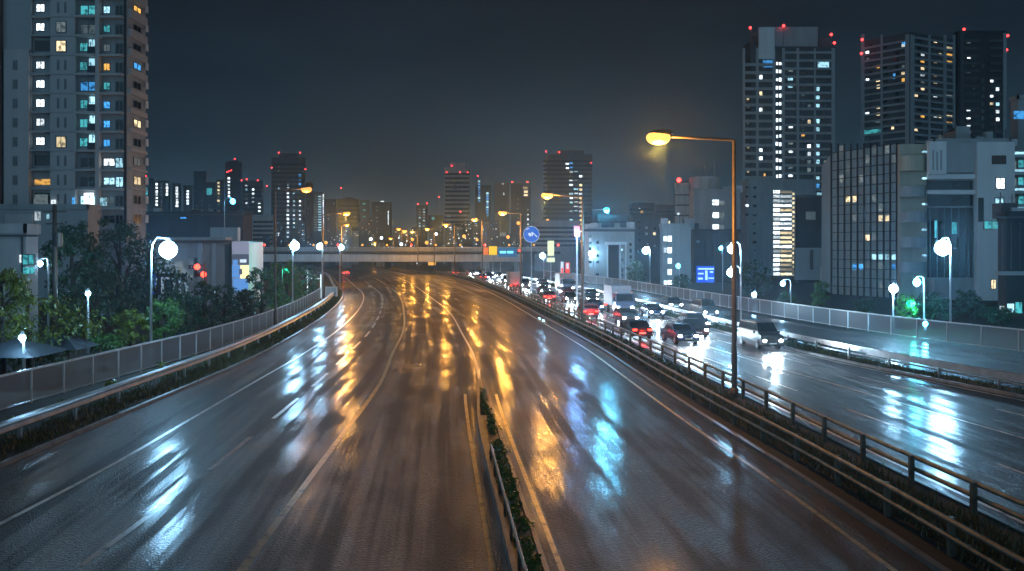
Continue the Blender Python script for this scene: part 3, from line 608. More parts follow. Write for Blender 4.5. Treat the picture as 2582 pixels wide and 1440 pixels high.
# two faced tower
c0,c1,c2=P(2172,0,345),P(2294,0,330),P(2406,0,342)
T=Bld('residential_tower','grey residential tower with scattered lit flats and a pale corner pier',[(c0.x,c0.y),(c1.x,c1.y),(c2.x,c2.y),(c2.x-16,c2.y+24)],zt(88,332),m='w_dark')
for f,x0,x1 in ((0,2172,2180),(0,2284,2293),(1,2295,2303),(0,2222,2226),(1,2340,2344),(1,2378,2384),(1,2402,2406)): T.slab(f,x0,88,x1,520,'w_grey',.5,.6,'pilaster')
bands(T,0,2180,2284,110,520,17.2,'w_grey',.4,.3); bands(T,1,2303,2402,100,520,17.2,'w_grey',.4,.3)
warm=['l_warm','l_warm','l_white','l_dim','l_amber']
cols(T,0,[(x,w,112,330,17.2,warm,pr*.7,8) for x,w,pr in ((2187,9,.4),(2203,9,.35),(2214,10,.4),(2236,8,.3),(2251,7,.3),(2277,9,.55))]); cols(T,1,[(x,w,100,350,17.2,warm,pr*.7,8) for x,w,pr in ((2310,10,.45),(2326,10,.4),(2358,10,.5),(2370,8,.4),(2393,16,.75))])
T.win(0,2274,102,2284,118,'l_blue'); T.win(0,2252,186,2258,198,'l_blue'); T.win(0,2170,330,2222,338,'l_teal')
cols(T,0,[(x,11,112,330,17.2,'glass',.7,9) for x in (2195,2232,2262)]); cols(T,1,[(x,12,100,350,17.2,'glass',.7,9) for x in (2318,2348)])
T.reds([(2174,100),(2172,135)],340,.5); T.done()
Y=352; T=Bld('residential_tower','narrow black residential tower with white lit flats at the top right',rect(2404,2536,Y,30),zt(82,Y),m='w_black')
T.slab(0,2420,78,2428,500,'w_dark',.6,.5,'pilaster'); T.slab(0,2528,84,2536,500,'w_grey',.6,.5,'pilaster'); bands(T,0,2428,2470,100,460,19,'w_dark',.5,.35); bands(T,0,2494,2528,100,460,19,'w_dark',.5,.35)
cols(T,0,[(2442,10,100,440,19,['l_white','l_dim','l_white'],.5,10),(2500,9,160,440,19,['l_white','l_dim','l_warm'],.45,10),(2515,10,200,440,19,['l_white','l_cool'],.6,11),(2478,8,160,440,19,'glass',.8,12),(2455,8,100,440,19,'glass',.6,12)])
T.reds([(2431,74),(2541,90),(2538,126)],Y,.5); T.done()
# podium and brightly lit louvred stair
Y=255; T=Bld('office_block','pale office block with a brightly lit louvred stair under the dark tower',rect(1868,2052,Y,30),zt(458,Y),m='w_grey')
y=480
while y<694: T.win(0,1950,y,1966,y+7,'l_white'); T.win(0,1968,y+1,1996,y+7,'l_warm' if rnd.random()<.4 else 'l_white'); T.win(0,1998,y+6,2003,y+12,'l_warm'); y+=11.5
for y in range(470,690,23): T.win(0,1898,y,1907,y+6,'glass'); 
for y in range(470,560,23): T.win(0,1880,y,1887,y+5,'glass' if y!=516 else 'l_white')
T.done()
Y=190; T=Bld('dark_box_building','windowless dark box building standing on a pale base',rect(2006,2094,Y,18),zt(496,Y),m='w_black',roof=False); T.slab(0,2004,625,2096,706,'w_grey',.5,1,'wall'); T.slab(0,2066,670,2094,712,'w_white',.9,.5,'wall_panel'); T.slab(0,2006,492,2094,498,'w_dark',.3,.6,'cornice'); T.win(0,2032,534,2056,554,'l_dim'); T.slab(0,2040,630,2048,680,'w_brown',.7,.3,'drain_pipe'); T.done()
# gridded glass office
Y0,Y1=143,130; a,c=P(2098,0,Y0),P(2263,0,Y1)
T=Bld('glass_office','gridded dark glass office between the dark box and the white building',[(a.x,a.y),(c.x,c.y),(c.x+6,c.y+22),(a.x+6,a.y+22)],zt(362,Y1),m='w_pane',roof=False)
for x in [2098+16.5*i for i in range(11)]: T.slab(0,x-.55,362,x+.55,782,'w_black',.3,.3,'mullion')
for i in range(18):
    y=362+24.5*i; _,z,_,_=T.ray(0,2263,y); yy=HY-(z-CAMH)*F/136
    T.slab(0,2098,HY-(z+.05-CAMH)*F/Y0,2263,HY-(z-.05-CAMH)*F/Y1,'w_black',.24,.24,'transom')
for i in range(10):
    for j in range(17):
        k=rnd.random(); y=366+24.5*j; x=2100+16.5*i
        kk='l_dim' if k<.14 else None
        if (i,j) in ((9,11),(8,11),(7,11),(6,11)): kk='l_cool'
        if (i,j) in ((9,12),(3,12),(4,12)): kk='l_blue'
        if (i,j) in ((2,5),(3,5),(7,7),(8,7),(5,9),(5,1),(1,0)): kk='l_warm' if j>4 else 'l_dim'
        if kk: T.win(0,x+1,y+6 if kk!='l_dim' else y+2,x+13.5,y+20,kk)
T.done()
# white building with rounded balconies
Y=126; T=Bld('white_building','white stepped building with a stack of rounded lit balconies',rect(2336,2546,Y,20),zt(362,Y),m='w_grey')
T.prism('wall',rect(2263,2336.5,Y+1.6,16),T.z0,zt(360,Y),'w_olive'); T.prism('roof_block',rect(2408,2446,Y+5,8),zt(362,Y),zt(306,Y),'w_grey')
T.slab(0,2454,360,2548,860,'w_white',1.1,.9,'wall'); T.slab(0,2336,358,2380,440,'w_white',.8,.7,'wall_panel'); T.slab(0,2382,362,2452,436,'w_grey',.6,.5,'wall_panel')
T.slab(0,2338,456,2452,478,'glass',.08,.1,'window'); T.slab(0,2338,492,2452,520,'glass',.08,.1,'window'); T.slab(0,2336,480,2454,490,'w_white',.5,.5,'ledge'); T.slab(0,2336,440,2454,452,'w_white',.5,.5,'ledge')
T.win(0,2394,458,2408,476,'l_teal')
for x in range(2344,2452,18): T.slab(0,x,524,x+1.5,700,'frame',.12,.1,'mullion')
T.slab(0,2338,524,2452,700,'glass',.06,.08,'window'); T.win(0,2398,560,2412,590,'l_teal'); T.win(0,2356,556,2364,600,'l_teal')
def white_win(x0,y0,x1,y1,k): o=T.win(0,x0,y0,x1,y1,k,True); o.location.y-=1.08
white_win(2500,450,2522,478,'l_white'); white_win(2498,500,2520,530,'l_cool'); white_win(2494,560,2500,575,'l_white'); white_win(2470,558,2510,578,'l_teal'); o=T.slab(0,2490,394,2526,416,'w_brown',1.14,.1,'louvre'); white_win(2488,704,2500,728,'l_warm'); T.slab(0,2456,500,2470,560,'w_dark',1.14,.1,'louvre')
T.clutter(2460,2540,362,126,6); T.slab(0,2344,380,2348,430,'w_grey',.86,.1,'fin'); T.slab(0,2354,384,2358,430,'w_grey',.86,.1,'fin'); T.slab(0,2364,380,2368,430,'w_grey',.86,.1,'fin')
for i,y in enumerate((430,496,560,624,688)):        # rounded balconies
    a,c=P(2266,y,Y+1.6),P(2332,y,Y+1.6); zc=zt(y,Y); h=(44 if i else 62)*Y/F; b=MB(); n=14; w=(c.x-a.x); 
    ring=[(a.x+w*(.5-.5*math.cos(math.pi*k/n))-T.o.x,Y+1.6-1.7*math.sin(math.pi*k/n)-T.o.y) for k in range(n+1)]
    zb=zc-T.z0
    for k in range(n):
        (x0,y0),(x1,y1)=ring[k],ring[k+1]; b.poly([(x0,y0,zb),(x1,y1,zb),(x1,y1,zb+h*.62),(x0,y0,zb+h*.62)])
    b.poly([(x,yy,zb) for x,yy in reversed(ring)]); b.poly([(x,yy,zb+h*.62) for x,yy in ring])
    b.build('balcony',M['w_olive' if i==0 else 'w_grey'],T.root)
    o=T.win(0,2336,y-44+0,2336.1,y-30,'l_white') if False else None
    cr=MB(); p=P(2318,y-44,Y+1.5); cr.sphere((0,0,0),.34,12,8,0,.5); q=cr.build('balcony_crescent_glow',M['l_cool'],T.root,True); q.location=Vector((p.x,Y-.05,p.z))-T.o  # flattened glowing ball stands for the crescent of light on the balcony
T.done()
Y=150; T=Bld('gallery_flats','pale flats with white lit access galleries at the right edge',rect(2548,2760,Y,20),zt(250,Y),m='w_grey')
for y in (392,436,484,532): T.slab(0,2546,y,2760,y+5,'w_white',.8,1,'gallery_slab'); T.win(0,2552,y-9,2600,y-3,'l_cool'); T.win(0,2554,y+14,2562,y+34,'l_dim'); T.win(0,2568,y+12,2580,y+30,'l_teal')
T.slab(0,2556,280,2600,300,'l_blue',.1,.1,'window'); T.done()
Y=100; T=Bld('dark_shop_house','dark shop house with a lit ground floor at the right edge',rect(2516,2760,Y,16),zt(548,Y),m='w_black'); T.slab(0,2512,684,2760,694,'w_grey',.6,.7,'canopy'); T.slab(0,2512,545,2760,550,'w_dark',.3,.5,'cornice')
for x in (2526,2548,2570): T.slab(0,x,560,x+2,680,'w_dark',.12,.1,'fin')
T.clutter(2520,2580,548,100,4); T.win(0,2540,766,2556,800,'l_cool'); T.win(0,2560,762,2576,830,'l_teal'); T.win(0,2478+44,772,2532,786,'l_white'); T.done()
# mid-right blocks
Y=215; T=Bld('cylinder_roof_block','pale block with a drum-shaped rooftop tank beside the amber lamp',rect(1738,1866,Y,20),zt(484,Y),m='w_grey')
b=MB(); p=P(1776,0,Y+8); b.tube([(p.x-T.o.x,p.y-T.o.y,zt(484,Y)-T.z0),(p.x-T.o.x,p.y-T.o.y,zt(441,Y)-T.z0)],3.8,20); b.build('roof_tank',M['w_grey'],T.root)
for x,h in ((1766,424),(1778,412),(1784,420),(1803,400),(1760,430)): b=MB(); p=P(x,0,Y+6); b.tube([(p.x-T.o.x,p.y-T.o.y,zt(445,Y)-T.z0),(p.x-T.o.x,p.y-T.o.y,zt(h,Y)-T.z0)],.12,6); b.build('antenna',M['frame'],T.root)
T.clutter(1790,1860,484,215,5)
for y in (504,536,566): T.win(0,1797,y,1812,y+13,'l_white'); T.win(0,1813,y+2,1826,y+13,'l_dim')
T.done()
Y=196; T=Bld('brown_office','dim brown office block with a blue video screen on its front',rect(1738,1866,Y,12),zt(586,Y),m='w_brown'); T.prism('roof_box',rect(1750,1762,Y+2,4),zt(586,Y),zt(562,Y),'w_dark'); T.win(0,1756,606,1764,612,'l_dim')
for x in (1778,1800): T.slab(0,x,600,x+2,720,'w_dark',.2,.2,'fin')
T.done()
Y=222; T=Bld('stair_tower','slim grey stair tower with a red beacon on its roof',rect(1702,1737,Y,14),zt(468,Y),m='w_grey'); T.prism('roof_box',rect(1706,1736,Y+2,8),zt(468,Y),zt(455,Y),'w_dark'); T.reds([(1712,454)],Y,.55)
for y in range(490,640,26): T.slab(0,1702,y,1737,y+3,'w_dark',.2,.2,'ledge')
T.win(0,1708,537,1714,543,'l_white'); T.done()
Y=182; T=Bld('office_stair_block','grey office block with a bright column of white stair windows',rect(1664,1742,Y,14),zt(572,Y),m='w_grey')
T.clutter(1668,1738,572,182,5)
for i,y in enumerate((594,623,650,678,706)):
    T.win(0,1683,y,1694,y+16,'l_stair',True)
    if i in (0,1,4): T.win(0,1673,y+1,1681,y+15,'l_white',True)
T.done()
Y=186; T=Bld('low_office','low grey office with dark doorway recess right of the second amber pole',rect(1474,1600,Y,16),zt(582,Y),m='w_grey'); T.slab(0,1470,578,1604,584,'w_dark',.4,.6,'cornice')
T.clutter(1480,1595,582,186,7); T.slab(0,1534,618,1560,706,'w_black',.1,.1,'recess'); T.slab(0,1526,610,1580,617,'w_white',.5,.6,'canopy')  # recess is a flat black slab, its shade put into the colour
for x in (1530,1562,1576): T.slab(0,x,617,x+3,706,'w_white',.4,.4,'pilaster')
cols(T,0,[(1488,8,592,690,16,['l_dim','glass'],1,8),(1506,8,592,690,16,['l_dim','glass','glass'],1,8),(1569,5,625,700,13,'glass',1,8),(1590,6,596,690,16,['glass','l_dim'],1,9)]); T.win(0,1486,600,1491,612,'l_white'); T.done()
Y=240; T=Bld('stepped_block','stepped dim block with small warm windows behind the offices',rect(1584,1706,Y,16),zt(546,Y),m='w_dark'); T.prism('upper_storey',rect(1662,1712,Y+1,12),zt(546,Y),zt(542,Y),'w_dark')
cols(T,0,[(x,7,556,640,15,['l_dim','l_warm','glass','glass'],.7,7) for x in (1596,1612,1630,1650,1668,1686)]); T.done()
# --- far skyline
sky=[ # name, label, x0,x1,ytop,Y,wall, columns, reds
 ('slab_block','far dark block with one teal window beside the apartment tower',360,388,452,620,'w_dark',[(368,10,473,490,30,'l_teal',1,19),(369,7,505,530,12,'l_dim',1,8)],[(368,444)]),
 ('slab_block','far block with twin columns of white windows left of the skyline',389,430,458,600,'w_dark',[(395,6,462,520,8.5,'l_white',.85,6),(407,4,462,540,9,'l_dim',.8,5),(421,6,462,496,8.5,'l_white',.9,6)],[]),
 ('slab_block','far slim block with one short column of white windows',434,457,464,640,'w_dark',[(446,7,470,516,7.6,'l_white',1,6)],[]),
 ('slab_block','far slim block with a long column of bright white windows',462,486,470,560,'w_dark',[(473,7,480,540,7.6,'l_stair',.9,5.5)],[]),
 ('slab_block','tall unlit slab with a flat top in the left skyline',488,520,434,660,'w_dark',[(496,4,480,540,12,'l_dim',.5,5),(509,4,480,540,12,'l_dim',.5,5)],[]),
 ('slab_block','far block with a square teal window in the left skyline',517,544,462,600,'w_dark',[(528,14,471,494,30,'l_teal',1,24),(528,6,515,540,9,'l_dim',1,5)],[]),
 ('slab_block','far block with a column of dim warm windows',545,566,456,580,'w_dark',[(551,6,459,540,9,['l_dim','l_warm'],.85,5)],[]),
 ('spire_tower','stepped dark tower with a bright red cluster of beacons',568,610,410,700,'w_black',[(577,6,438,500,9,'l_white',.8,5)],[(592,401),(577,432),(583,430),(573,434)]),
 ('slab_block','far twin block with beacons and blue white window columns',611,664,458,560,'w_dark',[(621,6,465,535,9,['l_cool','l_white','l_warm'],.9,6),(638,6,475,535,10,'l_white',.7,5),(654,6,494,540,9,'l_white',.7,4)],[(609,455),(622,452),(650,455)]),
 ('slab_block','low dim block under the tall white-lit tower',636,690,545,420,'w_grey',[(650,4,555,620,9,'l_dim',.6,4),(664,4,555,620,9,'l_dim',.6,4)],[(673,469)]),
 ('skyscraper','tall dark skyscraper with three long columns of white windows',684,770,400,500,'w_dark',[(726,6,467,600,9.2,'l_stair',.97,6),(741,5,467,570,9.2,['l_stair','l_cool'],.95,6),(756,5,467,585,9.2,'l_stair',.95,6),(756,6,435,466,9,'l_blue',1,7),(703,4,410,475,9,['l_cool','l_dim'],.8,5),(700,4,560,590,9,'l_blue',.8,5)],[(703,385),(757,385),(685,423),(770,427)]),
 ('slab_block','unlit reddish block right of the skyscraper',771,789,463,520,'w_brown',[(777,3,500,600,12,'l_dim',.4,4)],[]),
 ('slab_block','slim block outlined with white light strips',790,819,488,480,'w_dark',[(796,8,494,580,6.5,'l_dim',1,3),(806,9,494,580,6.5,'l_cool',.8,3),(815,2,490,580,6.5,'l_white',1,6)],[]),
 ('slab_block','dim block with a few pale windows before the overpass',820,850,505,500,'w_dark',[(828,5,510,590,10,'l_dim',.5,4),(842,4,510,600,10,'l_dim',.6,5)],[]),
 ('domed_block','broad unlit reddish block with a rounded top',852,907,505,540,'w_brown',[(894,4,530,600,14,'l_dim',.4,4)],[(860,474)]),
 ('slab_block','slim block with green tinted window bands',910,932,508,520,'w_dark',[(918,8,512,590,8,['l_dim','l_teal'],.7,4),(924,3,565,590,9,'l_warm',.9,5)],[]),
 ('slab_block','block with a white lit roof crane and one thin light line',938,988,512,520,'w_dark',[(950,5,520,600,9,'l_dim',.4,4),(963,10,506,512,20,'l_white',1,6),(979,2.5,530,565,9,'l_white',1,9)],[]),
 ('slab_block','slim twin-beacon tower in the middle of the skyline',1050,1078,520,560,'w_dark',[(1058,5,526,590,7,['l_dim','l_cool'],.9,4),(1069,5,526,590,7,['l_cool','l_dim'],.9,4)],[(1054,515),(1077,513)]),
 ('slab_block','low dark block in the middle of the skyline',1080,1120,545,560,'w_dark',[(1092,8,546,556,20,'l_teal',1,9),(1110,4,570,600,10,'l_dim',.7,4)],[(1107,497)]),
 ('skyscraper','broad unlit skyscraper with four beacons in the middle',1120,1186,424,640,'w_grey',[(1146,14,452,480,7,'glass',1,4),(1131,10,545,556,20,'l_cool',1,4),(1168,4,500,600,14,'l_dim',.4,4)],[(1139,418),(1126,435),(1160,435),(1179,435)]),
 ('slab_block','slim stepped tower with blue window columns',1198,1238,470,560,'w_dark',[(1208,6,455,505,7,['l_blue','l_cool'],.95,5),(1229,6,485,545,7,['l_cool','l_blue'],.95,5)],[(1205,444),(1161,534)]),
 ('slab_block','unlit slab with two small white lights above the third amber lamp',1246,1284,462,600,'w_dark',[(1268,5,461,464,20,'l_white',1,5),(1270,4,486,492,20,'l_white',1,7)],[]),
 ('slab_block','dim tower with warm windows at the top left of the blue sign',1288,1338,466,520,'w_dark',[(1325,12,471,490,9,'l_warm',1,6),(1331,3,515,570,12,'l_white',.8,5),(1306,4,500,590,12,'l_dim',.5,4)],[(1292,459),(1330,459)]),
 ('skyscraper','bulky dark skyscraper with a patchwork of white and blue windows',1368,1494,392,480,'w_dark',[(1430,9,400,430,11,'l_white',.8,8),(1440,9,405,560,11,['l_cool','l_blue','l_white'],.75,9),(1452,11,415,560,11,['l_white','l_warm','l_cool'],.75,8),(1464,8,440,580,11,['l_warm','l_white'],.6,8)],[(1377,382),(1410,384),(1490,410)]),
 ('slab_block','low dim block under the bulky skyscraper left of the second pole',1340,1460,560,380,'w_grey',[(1352,5,575,640,13,'l_dim',.6,6),(1386,6,575,640,13,'l_dim',.6,6),(1420,6,575,640,13,'l_dim',.5,6)],[]),
 ('slab_block','far low block with small warm lights right of the second pole',1500,1584,545,420,'w_dark',[(1510,4,552,590,9,'l_dim',.6,4),(1538,4,556,590,12,'l_warm',.7,4),(1560,4,552,590,10,['l_dim','l_white'],.6,4)],[]),
 ('slab_block','far dark block with orange lights under the grey sky',1586,1650,514,430,'w_dark',[(1612,5,505+20,545,12,'l_white',1,4),(1618,7,532,545,20,'l_amber',1,6),(1630,4,528,548,12,'l_amber',.8,4),(1598,4,530,560,10,'l_dim',.6,4)],[]),
 ('slab_block','dim hill-like block between the offices and the stair tower',1650,1702,520,430,'w_dark',[(1672,4,540,560,10,'l_warm',.8,4),(1690,6,545,560,12,'l_warm',.8,3)],[])]
for nm,lab,x0,x1,yt,Y,w,cs,rd in sky:
    B=Bld(nm,lab,rect(x0,x1,Y,min(30,(x1-x0)*Y/F)),zt(yt,Y),m=w)
    if nm in ('skyscraper','spire_tower'):
        q=(x1-x0)*.22; B.prism('roof_block',rect(x0+q,x1-q*.8,Y+1,8),zt(yt,Y),zt(yt-14 if nm=='skyscraper' else yt-6,Y),w)
    if nm=='domed_block':
        b=MB(); c=P((x0+x1)/2,yt,Y+4); b.sphere(Vector((c.x,c.y,c.z))-B.o,(x1-x0)*.3*Y/F,16,8,0,.5); b.build('roof_dome',M[w],B.root,True)
    if x1-x0>50: bands(B,0,x0+2,x1-2,yt+12,620,11,'w_black',.3,.5)
    cols(B,0,cs); B.reds(rd,Y,.0011*Y*.5+.1); B.done()

rr_=random.Random(21); nl=0
for x0 in range(640,1700,22):
    for rep_ in range(2 if x0<1500 else 1):
        w_=rr_.uniform(16,34); Y=rr_.uniform(400,640); yt=rr_.uniform(548,606)
        if 930<x0<1110: yt+=22
        nl+=1; B=Bld('low_block',f'tiny far city block above the overpass skyline, number {nl} of the row from the left',rect(x0,x0+w_,Y,14,.04),zt(yt,Y),m=rr_.choice(['w_dark','w_black','w_grey','w_blue']),group='tiny far blocks along the skyline',roof=False)
        for _ in range(rr_.randint(7,13)):
            wx=x0+rr_.uniform(3,w_-5); wy=yt+rr_.randint(1,9)*5; B.win(0,wx,wy,wx+rr_.uniform(1.5,3),wy+2.6,rr_.choice(['l_white','l_cool','l_warm','l_stair','l_dim','l_blue']))
        B.done()
# ------------------------------------------------------------------ overpass
Yb=330; ov=thing('overpass','pale girder overpass crossing all roads in the distance','bridge',(-40,Yb,zg(Yb)))
def ovb(name,x0,x1,y0,y1,z0,z1,m): b=MB(); b.b2(x0+40,x1+40,y0-Yb,y1-Yb,z0-zg(Yb),z1-zg(Yb)); b.build(name,M[m],ov)
xr=P(1318,0,Yb).x
ovb('girder',-160,xr,Yb,Yb+12,zt(660,Yb),zt(641,Yb),'girder'); ovb('deck_edge',-160,xr+14,Yb-.5,Yb+12.5,zt(641,Yb)+.01,zt(634,Yb),'w_dark'); ovb('parapet',-160,xr+14,Yb-.4,Yb-.2,zt(634,Yb)+.01,zt(625,Yb),'w_grey')
ovb('hand_rail',-160,xr+14,Yb-.45,Yb-.15,zt(625,Yb)+.01,zt(623.5,Yb),'steel')
for x in (-132,-98,-22,2,22): ovb('pier',x-.7,x+.7,Yb+3,Yb+9,zg(Yb)-.1,zt(660,Yb)-.01,'conc')
for i in range(13):  # lights added on the rail to stand for car lights crossing the bridge
    x=-92+i*9.1; z=zt(623,Yb); root=thing('bridge_car_glow',f'small added light standing for car lights on the overpass, {ORD[i]} from the left','lamp',(x,Yb-.3,z),0,'added lights standing for cars on the overpass')
    b=MB(); b.tube([(0,0,0),(0,0,.5)],.06,6); b.build('stem',M['pole'],root); b=MB(); b.sphere((0,0,.75),.38,10,6); b.build('lens',M['amber_dim' if i%3 else 'tail'],root,True)

# ------------------------------------------------------------------ signs and signals
Y=125; p=P(1340,591,Y); rt=thing('round_sign','round blue traffic sign with white marks on a pole by the third amber lamp','traffic sign',(p.x,Y,0))
b=MB(); b.tube([(0,.12,0),(0,.12,p.z+1.2)],.06,8); b.build('post',M['pale_pole'],rt)
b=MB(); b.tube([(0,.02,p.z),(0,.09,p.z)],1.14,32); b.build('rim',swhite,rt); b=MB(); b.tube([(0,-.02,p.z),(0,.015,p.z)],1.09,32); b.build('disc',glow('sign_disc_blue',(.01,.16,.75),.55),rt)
b=MB(); z=p.z
b.poly([(.0,-.03,z+.35),(.2,-.03,z+.28),(.85,-.03,z-.3),(.75,-.03,z-.42),(.25,-.03,z+.08),(.12,-.03,z-.3),(.02,-.03,z-.25)]); b.poly([(-.5,-.03,z+.05),(-.3,-.03,z+.25),(-.05,-.03,z+.1),(-.05,-.03,z-.25),(-.25,-.03,z-.3)])
b.poly([(-.75,-.03,z+.72),(-.35,-.03,z+.86),(-.35,-.03,z+.76),(-.7,-.03,z+.64)]); b.build('arrow',swhite,rt)
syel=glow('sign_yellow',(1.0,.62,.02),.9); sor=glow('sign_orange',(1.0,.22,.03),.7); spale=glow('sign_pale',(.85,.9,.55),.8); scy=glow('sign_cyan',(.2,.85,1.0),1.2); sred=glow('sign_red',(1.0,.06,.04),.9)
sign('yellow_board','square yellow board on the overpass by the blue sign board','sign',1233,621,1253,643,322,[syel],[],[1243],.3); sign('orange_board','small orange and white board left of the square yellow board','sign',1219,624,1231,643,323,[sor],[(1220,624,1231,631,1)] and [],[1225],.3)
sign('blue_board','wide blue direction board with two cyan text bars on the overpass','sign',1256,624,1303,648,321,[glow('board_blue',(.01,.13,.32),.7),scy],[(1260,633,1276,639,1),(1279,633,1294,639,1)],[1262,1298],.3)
sign('lit_sign_board','tall pale yellow lit sign board above the shop right of the round blue sign','sign',1381,607,1397,645,190,[spale],[],[1389],.5); sign('shop_sign','small pale lit sign under the tall yellow board','sign',1379,650,1399,661,188,[spale],[],[1389],.4)
sign('neon_sign','red and white upright neon sign low behind the right road','sign',1426,662,1436,712,170,[sred,swhite],[(1428,664,1434,678,1),(1428,694,1434,710,1)],[1431],.3); sign('neon_sign','blue white upright sign with red foot beside the neon sign','sign',1414,660,1421,690,172,[swhite,sred],[(1415,676,1420,689,1)],[1417],.3)
sign('red_white_sign','red over pale blue sign fixed high beside the second amber pole','sign',1448,570,1462,596,95,[sred,scy],[(1450,583,1461,595,1)],[1455],.3)
light(bpy.data.objects['sign'] if False else COL.objects[-1].parent,(0,-.6,8.6),(.15,.45,1),1500,.3)  # blue light added before the sign to make a streak on the wet road
sign('video_screen','bright blue video screen with white bars on the brown office','screen',1757,671,1801,713,193,[glow('screen_blue',(.01,.1,.75),.9),glow('screen_white',(.35,.6,1.0),1.4)],[(1760,676,1800,680,1),(1760,688,1774,692,1),(1778,682,1784,706,1),(1790,684,1798,688,1),(1760,700,1772,705,1),(1786,700,1800,703,1)],[1765,1793],.4)
sign('hanging_sign','small orange lit plate hanging from the overpass girder','sign',1080,661,1098,669,326,[glow('plate_orange',(1.0,.5,.1),.9)],[],None,.3)
def signal(label,x,y,Y,px,lit):
    p=P(x,y,Y); X=P(px,y,Y).x; z0=zg(Y); root=thing('traffic_signal',label,'traffic signal',(X,Y,z0),0,None); d=p.x-X; H=p.z-z0
    b=MB(); b.tube([(0,0,0),(0,0,H+.5)],[.1,.07],8); b.build('pole',M['pole'],root); b=MB(); b.tube([(0,.15,H+.2),(d,.15,H+.2)],.045,6); b.build('arm',M['pole'],root)
    k={'green':-.38,'red_sig':.38}[lit]; b=MB(); b.b2(d-k-.62,d-k+.62,-.12,.12,H-.24,H+.24); b.build('housing',M['dark'],root)
    for i,q in enumerate((-.38,0,.38)):
        on=abs(q-k)<.01; b=MB(); b.sphere((d-k+q,-.14,H),.34 if on else .17,12,8); b.build('lens',M[lit] if on else M['dark'],root,True)
    if lit=='green': light(root,(d,-.8,H),(.05,1,.6),500,.2)
    else: light(root,(d,-.8,H),(1,.05,.03),50,.2)
signal('traffic signal showing red in front of the concrete shop wall',498,673,104,516,'red_sig'); signal('second lower red traffic signal above the white shop panel',514,692,106,520,'red_sig')
signal('traffic signal showing green left of the second white lamp',723,682,118,712,'green'); signal('traffic signal showing green in front of the right park tree',2294,766,80,2300,'green'); signal('red traffic signal at the right end of the overpass',1309,632,300,1316,'red_sig')
# utility pole, cabinet, glowing gate, tents
p=P(138,0,58); up=thing('utility_pole','dark utility pole with cross arms in front of the left trees','utility pole',(p.x,58,0)); b=MB(); b.tube([(0,0,0),(0,0,10)],[.19,.13],10); b.build('pole',M['pole'],up,True)
b=MB(); b.box((0,0,9.5),(1.6,.1,.1)); b.build('cross_arm',M['pole'],up); b=MB(); b.box((0,0,8.7),(1.2,.1,.1)); b.build('cross_arm',M['pole'],up); b=MB(); b.tube([(.3,-.1,7.2),(.3,-.1,8.1)],.24,10); b.build('transformer',M['pole'],up)
Y=128; p=P(836,0,Y); cb=thing('control_cabinet','pale grey roadside cabinet between the bend lamps','cabinet',(p.x,Y,.1)); b=MB(); b.box((0,0,.75),(1.6,.9,1.5)); b.build('body',M['w_white'],cb); b=MB(); b.box((0,0,1.54),(1.75,1.05,.08)); b.build('lid',M['steel'],cb); b=MB(); b.box((-.38,-.465,.75),(.7,.03,1.3)); b.build('door',M['steel'],cb); b=MB(); b.box((.38,-.465,.75),(.7,.03,1.3)); b.build('door',M['steel'],cb)
Y=126; p=P(800,0,Y); gt=thing('pipe_gate','white pipe gate given a lit glow between the fence end and the overpass','gate',(p.x,Y,.1))
gm=glow('gate_glow',(.75,.9,1.0),1.3); b=MB(); b.tube([(-1.4,0,0),(-1.4,0,4.0)],.08,8); b.build('post',gm,gt); b=MB(); b.tube([(.5,0,0),(.5,0,3.4)],.08,8); b.build('post',gm,gt); b=MB(); b.tube([(-1.4,0,2.9),(.6,0,2.75)],.09,8); b.build('cross_bar',gm,gt)  # gate pipes glow themselves in place of light falling on them
for k,(x,Y,w) in enumerate(((40,47,2.3),(160,50,1.7))):
    p=P(x,0,Y); tn=thing('tent_roof',('dark slate tent roof under the yellow tree at the far left','small dark tent roof beside the yellow tree behind the fence')[k],'tent',(p.x,Y,0))
    b=MB(); 
    for i in range(4):
        a,c=[(w*math.cos(R(45+90*(i+j)))*1.2,w*math.sin(R(45+90*(i+j)))*1.2,1.5) for j in (0,1)]; b.poly([a,c,(0,0,2.3)])
    b.build('canopy',simple('tent_cloth',(.018,.022,.028),.7),tn)
    for i in range(4): b=MB(); a=R(45+90*i); b.tube([(w*1.15*math.cos(a),w*1.15*math.sin(a),0),(w*1.15*math.cos(a),w*1.15*math.sin(a),1.5)],.05,6); b.build('leg',M['pole'],tn)

# ------------------------------------------------------------------ trees
def tree(label,x,ytop,Y,w,ybase,m,n=1800,leaf=.34,group=None,name='leafy_tree',zb=None):
    p=P(x,ytop,Y); z0=zg(Y)-.14 if zb is None else zb; H=p.z-z0; r=w*Y/F/2; root=thing(name,label,'tree',(p.x,Y,z0),random.uniform(0,6),group)
    zc0=max(.3,P(x,ybase,Y).z-z0)
    b=MB(); b.tube([(0,0,0),(.05*r,0,H*.35),(-.04*r,.03*r,H*.65),(0,0,H*.9)],[.03*H+.04,.022*H+.03,.012*H+.02,.01],8)
    clumps=[]; nc=16
    for i in range(nc):
        t=(i+.5)/nc; a=i*2.4+random.uniform(-.4,.4); zz=zc0+(H-zc0)*(.12+.85*t); rr=r*(math.sin(math.pi*(.2+.72*t))**.7)*random.uniform(.35,.85)
        c=Vector((rr*math.cos(a),rr*math.sin(a),zz)); cr=r*random.uniform(.28,.46); clumps.append((c,cr))
        if i%2==0: b.tube([(0,0,max(.2,zz-rr*.8)),c*.5+Vector((0,0,zz*.45)),c],[.012*H+.02,.01*H,.012],5,0,False)
    b.build('trunk',M['bark'],root,True)
    b=MB(); tot=sum(c[1]**2 for c in clumps)
    for c,cr in clumps:
        cr=min(cr,max(.25,H-c.z+.1)); leafball(b,c,cr,max(20,int(n*cr*cr/tot)),leaf,.75)
    b.build('crown',m,root)
    return root
